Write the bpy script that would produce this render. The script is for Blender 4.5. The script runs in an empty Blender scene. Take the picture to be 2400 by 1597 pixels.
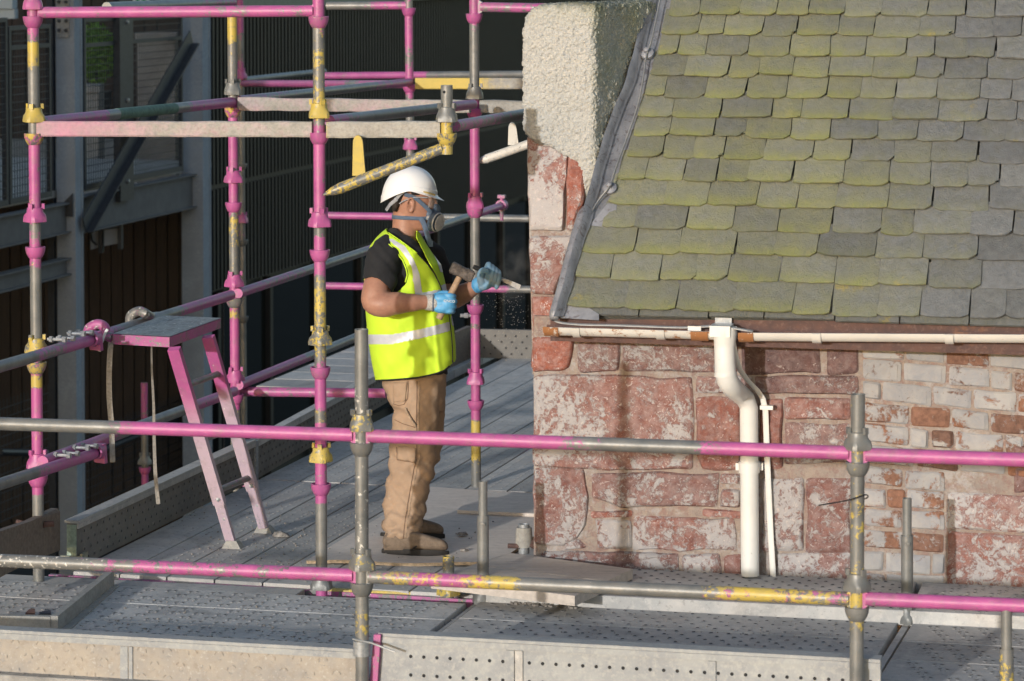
import bpy, bmesh, math, random
from mathutils import Vector, Matrix, noise

# ------------------------------------------------------------------ camera, sky, sun, exposure
sc = bpy.context.scene
COL = sc.collection
R = random.Random(11)
rad = math.radians
FPX, PITCH, SHIFT, CAMZ = 7000.0, rad(2.45), -614.0, 2.7      # focal length in photo pixels (2400 wide), pitch, lens shift
CO = Vector((0, 0, CAMZ))
FW = Vector((0, math.cos(PITCH), -math.sin(PITCH)))
UP = Vector((0, math.sin(PITCH), math.cos(PITCH)))
RT = Vector((1, 0, 0))
cam = bpy.data.cameras.new('camera')
cam_o = bpy.data.objects.new('camera', cam)
COL.objects.link(cam_o)
cam_o.location = CO
cam_o.rotation_euler = (rad(90) - PITCH, 0, 0)
cam.sensor_width = 36.0
cam.lens = 36.0 * FPX / 2400.0
cam.shift_y = SHIFT / 2400.0
cam.clip_start, cam.clip_end = 0.1, 500.0
cam.dof.use_dof = True
cam.dof.focus_distance = 13.3
cam.dof.aperture_fstop = 5.6
sc.camera = cam_o

SUN_AZ, SUN_EL = rad(27.0), rad(10.0)      # sun low, behind the camera and to its left
sun_dir = Vector((-math.sin(SUN_AZ) * math.cos(SUN_EL), -math.cos(SUN_AZ) * math.cos(SUN_EL), math.sin(SUN_EL)))
world = bpy.data.worlds.new("World")
sc.world = world
world.use_nodes = True
wn = world.node_tree
sky = wn.nodes.new('ShaderNodeTexSky')
sky.sky_type = 'NISHITA'
sky.sun_disc = False
sky.sun_elevation = SUN_EL
sky.sun_rotation = math.atan2(sun_dir.x, sun_dir.y)
sky.air_density, sky.dust_density, sky.ozone_density = 1.0, 1.0, 1.0
wn.links.new(sky.outputs[0], wn.nodes['Background'].inputs[0])
wn.nodes['Background'].inputs[1].default_value = 0.15
sl = bpy.data.lights.new('sun', 'SUN')
sl.energy = 2.05
sl.angle = rad(0.9)
sl.color = (1.0, 0.98, 0.95)
sun = bpy.data.objects.new('sun', sl)
COL.objects.link(sun)
sun.rotation_euler = sun_dir.to_track_quat('Z', 'Y').to_euler()
sun.location = (-20, -20, 15)
sc.view_settings.view_transform = 'Standard'
sc.view_settings.look = 'None'
sc.view_settings.exposure = 0.52
sc.view_settings.gamma = 1.0
sc.view_settings.use_curve_mapping = False
sc.cycles.use_denoising = True
sc.cycles.max_bounces = 6
sc.cycles.transparent_max_bounces = 8

# ------------------------------------------------------------------ pixel -> place helpers
def ray(px, py):
    return FW + RT * ((px - 1200.0) / FPX) + UP * ((798.5 + SHIFT - py) / FPX)
def hit(px, py, p, n):
    d = ray(px, py)
    return CO + d * ((p - CO).dot(n) / d.dot(n))
ZV = Vector((0, 0, 1)); YV = Vector((0, 1, 0))
def hz(px, py, z=0.0):
    return hit(px, py, Vector((0, 0, z)), ZV)
def at(px, py, Y):
    return hit(px, py, Vector((0, Y, 0)), YV)
def pxof(p):
    r = p - CO; d = r.dot(FW)
    return 1200 + FPX * r.x / d, 798.5 + SHIFT - FPX * r.dot(UP) / d
def lerp(a, b, t): return a + (b - a) * t
def interp(x, tab, k=1):
    if x <= tab[0][0]: return tab[0][k]
    for i in range(len(tab) - 1):
        if x <= tab[i + 1][0]:
            t = (x - tab[i][0]) / (tab[i + 1][0] - tab[i][0] + 1e-9)
            return lerp(tab[i][k], tab[i + 1][k], t)
    return tab[-1][k]
def inpoly(x, y, poly):
    c = False; j = len(poly) - 1
    for i in range(len(poly)):
        xi, yi = poly[i]; xj, yj = poly[j]
        if (yi > y) != (yj > y) and x < (xj - xi) * (y - yi) / (yj - yi + 1e-12) + xi: c = not c
        j = i
    return c
def nz(p, f=1.0, o=0.0): return noise.noise(Vector((p[0] * f + o, p[1] * f + o * 1.7, p[2] * f - o)))

PHI = rad(13.0)                                # the building's front runs this much off square to the camera
EX = Vector((math.cos(PHI), -math.sin(PHI), 0))   # along the front, towards the right
NY = Vector((math.sin(PHI), math.cos(PHI), 0))    # into the building
DV = Vector((math.sin(rad(15.2)), math.cos(rad(15.2)), 0))   # along the return scaffold, away
DN = Vector((math.cos(rad(15.2)), -math.sin(rad(15.2)), 0))  # across it

# ------------------------------------------------------------------ mesh helpers
W = {}
def setp(o, label=None, cat=None, group=None, kind=None):
    if label: o['label'] = label
    if cat: o['category'] = cat
    if group: o['group'] = group
    if kind: o['kind'] = kind
    return o
def thing(name, label, cat, loc, group=None):
    o = bpy.data.objects.new(name, None); COL.objects.link(o)
    o.empty_display_size = 0.1
    o.location = loc; W[o.name] = Vector(loc)
    return setp(o, label, cat, group)
class MB:
    def __init__(s): s.v = []; s.f = []; s.m = []; s.c = []; s.col = (0, 0, 0, 1); s.mi = 0
    def vert(s, p, c=None): s.v.append(Vector(p)); s.c.append(c or s.col); return len(s.v) - 1
    def face(s, ids, mi=None): s.f.append(tuple(ids)); s.m.append(s.mi if mi is None else mi)
    def quad(s, a, b, c, d, mi=None):
        i = [s.vert(p) for p in (a, b, c, d)]; s.face(i, mi)
    def pts8(s, P, mi=None):     # P: 0-3 bottom ring, 4-7 top ring
        i = [s.vert(p) for p in P]
        for f in ((3, 2, 1, 0), (4, 5, 6, 7), (0, 1, 5, 4), (1, 2, 6, 5), (2, 3, 7, 6), (3, 0, 4, 7)):
            s.face([i[k] for k in f], mi)
    def box(s, o, u, v, w, mi=None):   # corner o, edge vectors u v w
        s.pts8([o, o + u, o + u + v, o + v, o + w, o + u + w, o + u + v + w, o + v + w], mi)
    def cbox(s, c, u, v, w, mi=None): s.box(c - u * .5 - v * .5 - w * .5, u, v, w, mi)
    def prism(s, poly, ext, mi=None):
        n = len(poly); a = [s.vert(p) for p in poly]; b = [s.vert(p + ext) for p in poly]
        s.face(a[::-1], mi); s.face(b, mi)
        for k in range(n): s.face((a[k], a[(k + 1) % n], b[(k + 1) % n], b[k]), mi)
    def path(s, pts, rr, seg=12, cap=True, mi=None, cols=None, flat=None, upv=None):
        """tube along points; rr radius or list; flat=(ru,rv) multiplies the two section axes"""
        n = len(pts); rings = []
        if not isinstance(rr, (list, tuple)): rr = [rr] * n
        prev = None
        for i, p in enumerate(pts):
            t = (pts[min(i + 1, n - 1)] - pts[max(i - 1, 0)]).normalized()
            if prev is None:
                a = Vector(upv) if upv else (ZV if abs(t.z) < .9 else Vector((1, 0, 0)))
            else: a = prev
            u = (a - t * a.dot(t)).normalized(); prev = u
            w = t.cross(u)
            fu, fv = flat or (1, 1)
            rings.append([s.vert(p + u * (rr[i] * fu * math.cos(k * 2 * math.pi / seg)) + w * (rr[i] * fv * math.sin(k * 2 * math.pi / seg)),
                                 cols[i] if cols else None) for k in range(seg)])
        for i in range(n - 1):
            for k in range(seg):
                s.face((rings[i][k], rings[i][(k + 1) % seg], rings[i + 1][(k + 1) % seg], rings[i + 1][k]), mi)
        if cap:
            s.face(rings[0][::-1], mi); s.face(rings[-1], mi)
        return rings
    def lathe(s, o, ax, prof, seg=18, mi=None, col=None, mod=None):
        ax = Vector(ax).normalized(); u = ax.orthogonal().normalized(); w = ax.cross(u); rings = []
        for (r, h) in prof:
            rings.append([s.vert(o + ax * h + (u * math.cos(k * 2 * math.pi / seg) + w * math.sin(k * 2 * math.pi / seg)) * (r * (mod(k, r, h) if mod else 1)), col) for k in range(seg)])
        for i in range(len(rings) - 1):
            for k in range(seg):
                s.face((rings[i][k], rings[i][(k + 1) % seg], rings[i + 1][(k + 1) % seg], rings[i + 1][k]), mi)
    def ell(s, c, ru, rv, rw, nu=16, nv=10, mi=None):
        rings = []
        for j in range(1, nv):
            th = math.pi * j / nv
            rings.append([s.vert(c + rw * math.cos(th) + (ru * math.cos(2 * math.pi * k / nu) + rv * math.sin(2 * math.pi * k / nu)) * math.sin(th)) for k in range(nu)])
        a = s.vert(c + rw); b = s.vert(c - rw)
        for k in range(nu): s.face((a, rings[0][k], rings[0][(k + 1) % nu]), mi); s.face((b, rings[-1][(k + 1) % nu], rings[-1][k]), mi)
        for j in range(len(rings) - 1):
            for k in range(nu): s.face((rings[j][k], rings[j + 1][k], rings[j + 1][(k + 1) % nu], rings[j][(k + 1) % nu]), mi)
    def build(s, name, mats, parent=None, smooth=False, loc=None, label=None, cat=None, group=None, kind=None, fix=True, color=None):
        if not isinstance(mats, (list, tuple)): mats = [mats]
        if parent is not None: base = W[parent.name]
        elif loc is not None: base = Vector(loc)
        else:
            xs = [p.x for p in s.v]; ys = [p.y for p in s.v]; zs = [p.z for p in s.v]
            base = Vector(((min(xs) + max(xs)) / 2, (min(ys) + max(ys)) / 2, min(zs)))
        me = bpy.data.meshes.new(name)
        me.from_pydata([p - base for p in s.v], [], s.f)
        for m in mats: me.materials.append(m)
        if len(mats) > 1: me.polygons.foreach_set('material_index', s.m)
        ca = me.color_attributes.new('paint', 'FLOAT_COLOR', 'POINT')
        ca.data.foreach_set('color', [x for c in s.c for x in c])
        if fix:
            b = bmesh.new(); b.from_mesh(me); bmesh.ops.recalc_face_normals(b, faces=b.faces); b.to_mesh(me); b.free()
        if smooth: me.shade_smooth()
        if smooth == 'auto':
            me.shade_smooth()
            b = bmesh.new(); b.from_mesh(me)
            for e in b.edges:
                if len(e.link_faces) == 2 and e.calc_face_angle(0) > .55: e.smooth = False
            b.to_mesh(me); b.free()
        o = bpy.data.objects.new(name, me); COL.objects.link(o)
        if parent is not None: o.parent = parent; W[o.name] = base
        else: o.location = base; W[o.name] = base
        if color: o.color = color
        return setp(o, label, cat, group, kind)
def add_mod(o, t, **kw):
    m = o.modifiers.new(t.lower(), t)
    for k, v in kw.items(): setattr(m, k, v)
    return m
def bake(o):
    dg = bpy.context.evaluated_depsgraph_get()
    me = bpy.data.meshes.new_from_object(o.evaluated_get(dg))
    o.modifiers.clear(); o.data = me
    return o
def remesh(o, vox, smooth_it=2, f=.5):
    add_mod(o, 'REMESH', mode='VOXEL', voxel_size=vox)
    if smooth_it: add_mod(o, 'SMOOTH', factor=f, iterations=smooth_it)
    bake(o); o.data.shade_smooth(); return o

# ------------------------------------------------------------------ materials
class NT:
    def __init__(s, name, rough=.6, metal=0.0, spec=.5):
        s.m = bpy.data.materials.new(name); s.m.use_nodes = True
        s.t = s.m.node_tree; s.b = s.t.nodes['Principled BSDF']
        s.b.inputs['Roughness'].default_value = rough; s.b.inputs['Metallic'].default_value = metal
        s.b.inputs['Specular IOR Level'].default_value = spec
    def n(s, typ, out=0, props=None, **inp):
        nd = s.t.nodes.new(typ)
        for k, v in (props or {}).items(): setattr(nd, k, v)
        for k, v in inp.items():
            key = int(k[1:]) if k[0] == 'i' and k[1:].isdigit() else k.replace('_', ' ')
            s.put(nd.inputs[key], v)
        return nd.outputs[out]
    def put(s, sock, v):
        if isinstance(v, bpy.types.NodeSocket): s.t.links.new(v, sock)
        elif isinstance(v, (tuple, list)):
            sock.default_value = tuple(v) + (1,) if len(v) == 3 and sock.type == 'RGBA' else tuple(v)
        else: sock.default_value = v
    def pos(s): return s.n('ShaderNodeNewGeometry', out=0)
    def obj(s): return s.n('ShaderNodeTexCoord', out=3)
    def noise(s, scale, detail=4, rough=.6, vec=None, dist=0.0, out=0):
        return s.n('ShaderNodeTexNoise', out=out, Vector=vec if vec is not None else s.obj(), Scale=scale, Detail=detail, Roughness=rough, Distortion=dist)
    def vor(s, scale, vec=None, feature='F1', out=0, rnd=1.0):
        return s.n('ShaderNodeTexVoronoi', out=out, props={'feature': feature}, Vector=vec if vec is not None else s.obj(), Scale=scale, Randomness=rnd)
    def scalev(s, sx, sy, sz, vec=None):
        return s.n('ShaderNodeVectorMath', props={'operation': 'MULTIPLY'}, i0=vec if vec is not None else s.obj(), i1=(sx, sy, sz))
    def math(s, op, a, b=0.0, c=0.0, clamp=False):
        return s.n('ShaderNodeMath', props={'operation': op, 'use_clamp': clamp}, i0=a, i1=b, i2=c)
    def step(s, v, lo, hi):    # linear step clamp
        return s.n('ShaderNodeMapRange', props={'clamp': True}, Value=v, i1=lo, i2=hi, i3=0.0, i4=1.0)
    def mix(s, f, a, b, mode='MIX'):
        nd = s.t.nodes.new('ShaderNodeMix'); nd.data_type = 'RGBA'; nd.blend_type = mode
        s.put(nd.inputs[0], f); s.put(nd.inputs[6], a); s.put(nd.inputs[7], b)
        return nd.outputs[2]
    def mul(s, col, f):
        return s.n('ShaderNodeVectorMath', props={'operation': 'SCALE'}, i0=col, Scale=f)
    def attr(s, name='paint', out=0): return s.n('ShaderNodeAttribute', out=out, props={'attribute_name': name})
    def sep(s, c, k): return s.n('ShaderNodeSeparateColor', out=k, Color=c)
    def oinfo(s, out): return s.n('ShaderNodeObjectInfo', out=out)
    def base(s, v): s.put(s.b.inputs['Base Color'], v); return s
    def rough(s, v): s.put(s.b.inputs['Roughness'], v); return s
    def bump(s, h, strength=.4, dist=.01):
        nd = s.t.nodes.new('ShaderNodeBump'); nd.inputs['Strength'].default_value = strength; nd.inputs['Distance'].default_value = dist
        s.put(nd.inputs['Height'], h); s.t.links.new(nd.outputs[0], s.b.inputs['Normal']); return s
def simple(name, c, rough=.6, metal=0., var=.15, scale=30, bump=0., bdist=.002, spec=.5, c2=None):
    t = NT(name, rough, metal, spec)
    k = t.noise(scale, 5, .65)
    c2 = c2 or tuple(x * (1 - var * 2) for x in c)
    t.base(t.mix(t.step(k, .35, .65), c, c2))
    if bump: t.bump(t.noise(scale * 2, 5, .7), bump, bdist)
    return t.m

# painted scaffold tube: r = pink, g = yellow, b = white/cement splash, read from the 'paint' layer of each tube
t = NT('scaffold_paint', .4, 0.0)
P = t.attr(); pk, yl, wh = t.sep(P, 0), t.sep(P, 1), t.sep(P, 2)
big = t.noise(24, 6, .68); fine = t.noise(110, 4, .7); mid = t.noise(9, 3, .6)
zinc = t.mix(t.step(mid, .3, .7), (.125, .13, .13), (.235, .235, .225))
zinc = t.mix(t.math('MULTIPLY', t.step(fine, .5, .75), .5), zinc, (.14, .13, .12))
def mask(cov, nse, k=.9, sharp=9):
    a = t.math('MULTIPLY', t.math('SUBTRACT', nse, .5), k)
    return t.math('MULTIPLY_ADD', t.math('ADD', t.math('SUBTRACT', cov, .5), a), sharp, .5, clamp=True)
n2 = t.math('ADD', t.math('MULTIPLY', big, .6), t.math('MULTIPLY', fine, .4))
mp = mask(t.math('SUBTRACT', t.math('MULTIPLY', pk, .88), t.math('MULTIPLY', t.step(t.noise(5.5, 5, .7), .52, .68), .16)), n2, 2.6, 8)
my = mask(t.math('MULTIPLY', yl, .94), t.math('ADD', t.math('MULTIPLY', t.noise(38, 6, .7, dist=.3), .7), t.math('MULTIPLY', fine, .3)), 2.2, 10)
mw = mask(wh, t.noise(60, 5, .6), 2.0, 10)
pinkc = t.mix(t.step(mid, .3, .7), (.46, .105, .29), (.35, .075, .225))
pinkc = t.mix(t.math('MULTIPLY', t.step(big, .55, .75), .35), pinkc, (.50, .27, .38))
pinkc = t.mix(t.math('SUBTRACT', 1.0, t.attr(out=3)), pinkc, (.50, .42, .48))
c = t.mix(mp, zinc, pinkc); c = t.mix(my, c, t.mix(t.step(mid, .3, .7), (.55, .405, .07), (.42, .33, .095))); c = t.mix(mw, c, (.62, .60, .55))
dirt = t.math('MULTIPLY', t.step(t.noise(16, 5, .75), .52, .72), .5)
c = t.mix(dirt, c, (.20, .18, .155))
t.base(c)
t.put(t.b.inputs['Metallic'], t.math('MULTIPLY', t.math('SUBTRACT', 1.0, t.math('MAXIMUM', t.math('MAXIMUM', mp, my), mw)), .2))
t.rough(t.math('ADD', .27, t.math('MULTIPLY', n2, .32)))
t.bump(t.math('ADD', t.math('MULTIPLY', mp, .35), fine), .35, .0015)
M_PAINT = t.m
# the same paint language, dusty and cement-caked (transoms)
t = NT('caked_steel', .75)
P = t.attr(); pk, yl = t.sep(P, 0), t.sep(P, 1)
a = t.noise(14, 6, .7); b = t.noise(70, 5, .7)
g = t.mix(t.step(a, .35, .65), (.29, .275, .25), (.40, .385, .35)); g = t.mix(t.math('MULTIPLY', t.step(b, .45, .75), .8), g, (.20, .19, .175))
mp = t.math('MULTIPLY', t.step(t.math('ADD', pk, t.math('SUBTRACT', a, .5)), .25, .95), .75)
my = t.math('MULTIPLY', t.step(t.math('ADD', yl, t.math('SUBTRACT', t.noise(30, 5, .7), .5)), .3, .8), .85)
c = t.mix(mp, g, (.56, .17, .33)); c = t.mix(my, c, (.66, .48, .09))
t.base(c); t.bump(t.math('ADD', a, b), .6, .004)
M_CAKED = t.m

t = NT('galvanised_steel', .5, .35)
a = t.vor(90, out=1); k = t.sep(a, 0)
c = t.mix(t.step(k, .2, .8), (.26, .275, .29), (.34, .355, .37)); c = t.mix(t.math('MULTIPLY', t.step(t.noise(7, 5, .7), .5, .7), .5), c, (.19, .19, .19))
t.base(c); t.bump(t.noise(60, 3), .15, .001); M_GALV = t.m

t = NT('deck_steel', .8, .05, .25)
v = t.obj(); a = t.noise(3.2, 7, .68, dist=.3); b = t.noise(26, 6, .72); cc = t.noise(150, 3, .6)
on = t.oinfo(5)
g = t.mix(t.step(a, .36, .64), (.35, .345, .335), (.50, .485, .46))
g = t.mix(t.math('MULTIPLY', t.step(b, .5, .66), .65), g, (.56, .53, .49))
g = t.mix(t.math('MULTIPLY', t.step(t.noise(40, 5, .75), .57, .68), .6), g, (.13, .125, .12))
g = t.mix(t.math('MULTIPLY', t.step(t.noise(1.3, 6, .7), .5, .68), .55), g, (.52, .455, .395))
g = t.mix(t.math('MULTIPLY', t.step(t.noise(2.1, 7, .72, dist=.6), .55, .66), .55), g, (.21, .205, .20))
g = t.mix(t.math('MULTIPLY', t.step(t.noise(85, 4, .7), .62, .7), .7), g, (.60, .58, .55))
g = t.mul(g, t.math('MULTIPLY_ADD', on, .34, .84))
t.base(g); t.rough(t.math('MULTIPLY_ADD', b, .25, .65)); t.bump(t.math('ADD', b, t.math('MULTIPLY', cc, .5)), .3, .002); M_DECK = t.m
M_HOLE = simple('hole_dark', (.02, .02, .022), .9, var=.1)
M_RIM = simple('worn_zinc', (.40, .40, .40), .45, .4, .2, 60)

t = NT('toeboard_steel', .85, .05, .25)
a = t.noise(5, 7, .7); b = t.noise(34, 6, .72)
g = t.mix(t.step(a, .38, .62), (.40, .355, .30), (.30, .285, .27))
g = t.mix(t.math('MULTIPLY', t.step(b, .5, .68), .6), g, (.27, .23, .19))
g = t.mix(t.math('MULTIPLY', t.step(t.noise(75, 5), .58, .68), .5), g, (.52, .50, .47))
t.base(g); t.bump(b, .35, .002); M_TOE = t.m
t = NT('toeboard_zinc', .8, .1, .3)
a = t.noise(6, 7, .7); b = t.noise(50, 6, .75)
g = t.mix(t.step(a, .38, .62), (.36, .37, .37), (.27, .28, .295)); g = t.mix(t.math('MULTIPLY', t.step(b, .48, .66), .6), g, (.47, .465, .44))
t.base(g); t.bump(b, .3, .0015); M_TOEZ = t.m
t = NT('toeboard_dusty_shaded', .85)  # dusty steel, with the shade on its faces darkened into the colour
b = t.noise(36, 6, .72); g = t.mix(t.step(t.noise(5, 5), .4, .62), (.20, .185, .165), (.15, .142, .132)); g = t.mix(t.math('MULTIPLY', t.step(b, .52, .7), .5), g, (.30, .275, .24))
t.base(g); t.bump(b, .3, .002); M_TOED = t.m

# stone: red sandstone with remains of limewash. object colour: r = amount of whitewash, g = brightness, b = orange (0) .. plum (1)
t = NT('red_sandstone', .92, 0, .25)
oc = t.oinfo(1); wa, br, pl = t.sep(oc, 0), t.sep(oc, 1), t.sep(oc, 2)
rn = t.oinfo(5)
off = t.n('ShaderNodeVectorMath', props={'operation': 'ADD'}, i0=t.obj(), i1=t.n('ShaderNodeCombineXYZ', X=t.math('MULTIPLY', rn, 37), Y=t.math('MULTIPLY', rn, 91), Z=rn))
a = t.noise(5, 7, .68, off, .6); b = t.noise(17, 6, .7, off, .8); cc = t.noise(62, 5, .72, off, 1.2)
red = t.mix(pl, (.30, .095, .06), (.205, .115, .105))
red2 = t.mix(pl, (.19, .075, .058), (.12, .072, .07))
g = t.mix(t.step(b, .36, .66), red, red2)
g = t.mix(t.math('MULTIPLY', t.step(cc, .5, .72), .6), g, (.13, .055, .048))
pp = t.pos(); mixn = t.math('ADD', t.math('MULTIPLY_ADD', t.noise(1.7, 3, .5, pp), .22, -.11), t.math('ADD', t.math('ADD', t.math('MULTIPLY', t.noise(4.5, 7, .7, pp, .8), .36), t.math('MULTIPLY', t.noise(15, 7, .74, pp, 1.4), .37)), t.math('MULTIPLY', t.noise(48, 6, .74, pp, .9), .27)))
w1 = t.step(t.math('ADD', mixn, t.math('MULTIPLY', wa, .24)), .618, .656)
w2 = t.step(t.math('ADD', t.math('ADD', t.math('MULTIPLY', t.noise(30, 3, .6, off, 2.6), .72), t.math('MULTIPLY', t.noise(90, 3, .6, off, 1.5), .28)), t.math('MULTIPLY', wa, .10)), .645, .675)
w3 = t.math('MULTIPLY', t.step(t.math('ADD', t.noise(24, 8, .78, off, .4), t.math('MULTIPLY', wa, .16)), .48, .72), .62)
g = t.mix(w3, g, (.37, .285, .27))
g = t.mix(t.math('MULTIPLY', w1, .82), g, t.mix(b, (.35, .35, .355), (.47, .455, .445)))
g = t.mix(t.math('MULTIPLY', w2, .8), g, (.52, .45, .425))
t.base(t.mul(g, br)); t.bump(t.math('ADD', t.math('MULTIPLY', b, .9), t.math('ADD', t.math('MULTIPLY', cc, .5), t.math('MULTIPLY', w1, .25))), .75, .008); M_STONE = t.m
# painted brick: mostly grey-white paint flaking off brown-orange brick
t = NT('painted_brick', .9, 0, .25)
oc = t.oinfo(1); wa, br, pl = t.sep(oc, 0), t.sep(oc, 1), t.sep(oc, 2); rn = t.oinfo(5)
off = t.n('ShaderNodeVectorMath', props={'operation': 'ADD'}, i0=t.obj(), i1=t.n('ShaderNodeCombineXYZ', X=t.math('MULTIPLY', rn, 53), Y=t.math('MULTIPLY', rn, 17), Z=rn))
a = t.noise(9, 6, .65, off, .5); b = t.noise(40, 5, .7, off); pits = t.vor(95, off)
red = t.mix(pl, (.30, .145, .09), (.19, .11, .085)); g = t.mix(t.step(b, .4, .65), red, t.mul(red, .6))
white = t.mix(t.step(a, .4, .65), (.36, .345, .335), (.275, .275, .29)); white = t.mix(t.math('MULTIPLY', t.step(b, .5, .75), .4), white, (.33, .275, .25))
pp = t.pos(); w1 = t.step(t.math('ADD', t.math('ADD', t.math('MULTIPLY', t.noise(8, 7, .7, pp, .6), .7), t.math('MULTIPLY', t.noise(30, 6, .72, pp, .8), .3)), t.math('MULTIPLY', wa, .42)), .665, .72)
g = t.mix(w1, g, white)
g = t.mix(t.math('MULTIPLY', t.math('MULTIPLY', t.math('SUBTRACT', 1.0, t.step(pits, .10, .19)), t.step(t.noise(14, 3, .6, off), .5, .6)), t.step(pl, .55, .95)), g, (.10, .10, .11))
t.base(t.mul(g, br)); t.bump(t.math('ADD', t.math('MULTIPLY', w1, .5), b), .6, .005); M_BRICK = t.m
t = NT('lime_mortar', .95, 0, .2)
a = t.noise(12, 6, .7); b = t.noise(80, 5, .7)
pp = t.pos(); mixn = t.math('ADD', t.math('ADD', t.math('MULTIPLY', t.noise(4.5, 7, .7, pp, .8), .42), t.math('MULTIPLY', t.noise(15, 7, .72, pp, 1.0), .35)), t.math('MULTIPLY', t.noise(44, 6, .72, pp, .6), .23))
g = t.mix(t.step(a, .35, .65), (.335, .275, .23), (.27, .225, .20)); g = t.mix(t.math('MULTIPLY', t.step(t.noise(22, 7, .75), .47, .6), .75), g, (.25, .155, .135)); g = t.mix(t.math('MULTIPLY', t.step(b, .55, .7), .5), g, (.18, .13, .105))
g = t.mix(t.math('MULTIPLY', t.step(mixn, .50, .57), .75), g, (.39, .37, .36))
t.base(g); t.bump(t.math('ADD', a, b), .8, .008); M_MORTAR = t.m
# roughcast
t = NT('roughcast', .92, 0, .25)
z = t.n('ShaderNodeSeparateXYZ', out=2, Vector=t.obj()); a = t.noise(4.5, 6, .7); b = t.noise(70, 5, .7)
pit = t.vor(85); g = t.mix(t.step(b, .4, .65), (.52, .515, .49), (.45, .445, .42)); g = t.mix(t.math('MULTIPLY', t.step(t.noise(130, 5, .75), .54, .66), .6), g, (.27, .25, .21))
P = t.attr(); gr, top = t.sep(P, 0), t.sep(P, 1)
g = t.mix(t.math('MULTIPLY', t.math('MULTIPLY', gr, t.step(a, .3, .62)), .75), g, (.36, .365, .23))
g = t.mix(t.math('MULTIPLY', t.step(t.math('ADD', t.math('MULTIPLY', t.noise(9, 6, .7), .6), t.math('MULTIPLY', top, .55)), .55, .75), .8), g, (.115, .12, .07))
t.base(g); t.bump(t.math('ADD', t.math('MULTIPLY', t.math('SUBTRACT', 1.0, pit), .8), t.math('MULTIPLY', t.noise(150, 4, .7), .8)), .9, .009); M_HARL = t.m
# slate. object colour: r = moss, g = brightness, b = blue/grey tint
t = NT('slate', .72, 0, .35)
oc = t.oinfo(1); ms, br, bl = t.sep(oc, 0), t.sep(oc, 1), t.sep(oc, 2); rn = t.oinfo(5)
off = t.n('ShaderNodeVectorMath', props={'operation': 'ADD'}, i0=t.obj(), i1=t.n('ShaderNodeCombineXYZ', X=t.math('MULTIPLY', rn, 71), Y=t.math('MULTIPLY', rn, 29), Z=rn))
a = t.noise(6, 6, .65, off, .4); b = t.noise(30, 6, .7, off); f = t.noise(120, 4, .7, off)
edge = t.sep(t.attr(), 0)
g = t.mix(bl, (.20, .205, .19), (.165, .172, .178)); g = t.mix(t.step(b, .36, .68), g, t.mul(g, .70)); g = t.mix(t.math('MULTIPLY', t.step(f, .4, .7), .4), g, t.mul(g, 1.45))
mk = t.step(t.math('ADD', t.math('ADD', t.math('MULTIPLY', a, .65), t.math('MULTIPLY', b, .35)), t.math('ADD', t.math('MULTIPLY', ms, .42), t.math('MULTIPLY', t.math('MULTIPLY', edge, ms), .40))), .56, 1.16)
moss = t.mix(t.step(t.noise(9, 5, .7, off), .38, .64), (.235, .233, .105), (.185, .188, .12))
moss = t.mix(t.math('MULTIPLY', edge, t.step(t.noise(16, 5, .7, off), .4, .62)), moss, (.215, .23, .08))
g = t.mix(t.math('MULTIPLY', mk, .95), g, moss)
lich = t.math('MULTIPLY', t.step(f, .64, .70), t.step(t.noise(3.3, 4, .6, off), .60, .70))
g = t.mix(t.math('MULTIPLY', lich, .85), g, (.47, .45, .33))
ylw = t.math('MULTIPLY', t.step(t.noise(4.2, 4, .6, off, .5), .66, .74), t.step(b, .42, .6))
g = t.mix(t.math('MULTIPLY', ylw, .8), g, (.42, .33, .05))
streak = t.noise(9, 6, .75, t.scalev(2.6, 2.6, .8, off), 1.2)
t.base(t.mul(g, br)); t.bump(t.math('ADD', t.math('MULTIPLY', streak, 1.0), t.math('ADD', t.math('MULTIPLY', b, .9), t.math('MULTIPLY', f, .5))), .85, .008); M_SLATE = t.m
t = NT('lead_sheet', .55, .3)
a = t.noise(9, 6, .7, t.scalev(1, 1, 1)); g = t.mix(t.step(a, .36, .62), (.20, .205, .23), (.31, .315, .34)); g = t.mix(t.math('MULTIPLY', t.step(t.noise(20, 6, .7, dist=1.5), .55, .62), .6), g, (.10, .075, .08))
t.base(g); t.bump(t.noise(25, 5), .5, .006); M_LEAD = t.m
t = NT('rusted_iron', .85)
a = t.noise(12, 6, .7); b = t.noise(55, 6, .7); g = t.mix(t.step(a, .38, .62), (.075, .045, .042), (.115, .06, .048)); g = t.mix(t.math('MULTIPLY', t.step(b, .52, .7), .6), g, (.20, .13, .11)); g = t.mix(t.math('MULTIPLY', t.step(t.noise(6, 5), .62, .70), .5), g, (.27, .125, .06))
t.base(g); t.bump(b, .4, .003); M_RUST = t.m
t = NT('cream_gutter_paint', .45)
b = t.noise(26, 6, .75); g = t.mix(t.step(t.noise(4, 5), .4, .6), (.60, .57, .52), (.53, .505, .465)); g = t.mix(t.step(t.math('ADD', b, t.math('MULTIPLY', t.sep(t.attr(), 0), .35)), .66, .74), g, (.30, .13, .05))
t.base(g); M_GUTTER = t.m
t = NT('white_pipe_paint', .35)
g = t.mix(t.math('MULTIPLY', t.step(t.noise(5, 6, .7), .45, .7), .4), (.70, .685, .65), (.52, .50, .46)); g = t.mix(t.math('MULTIPLY', t.step(t.noise(60, 4), .68, .74), .5), g, (.3, .26, .22)); t.base(g); M_WHITE = t.m

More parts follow.
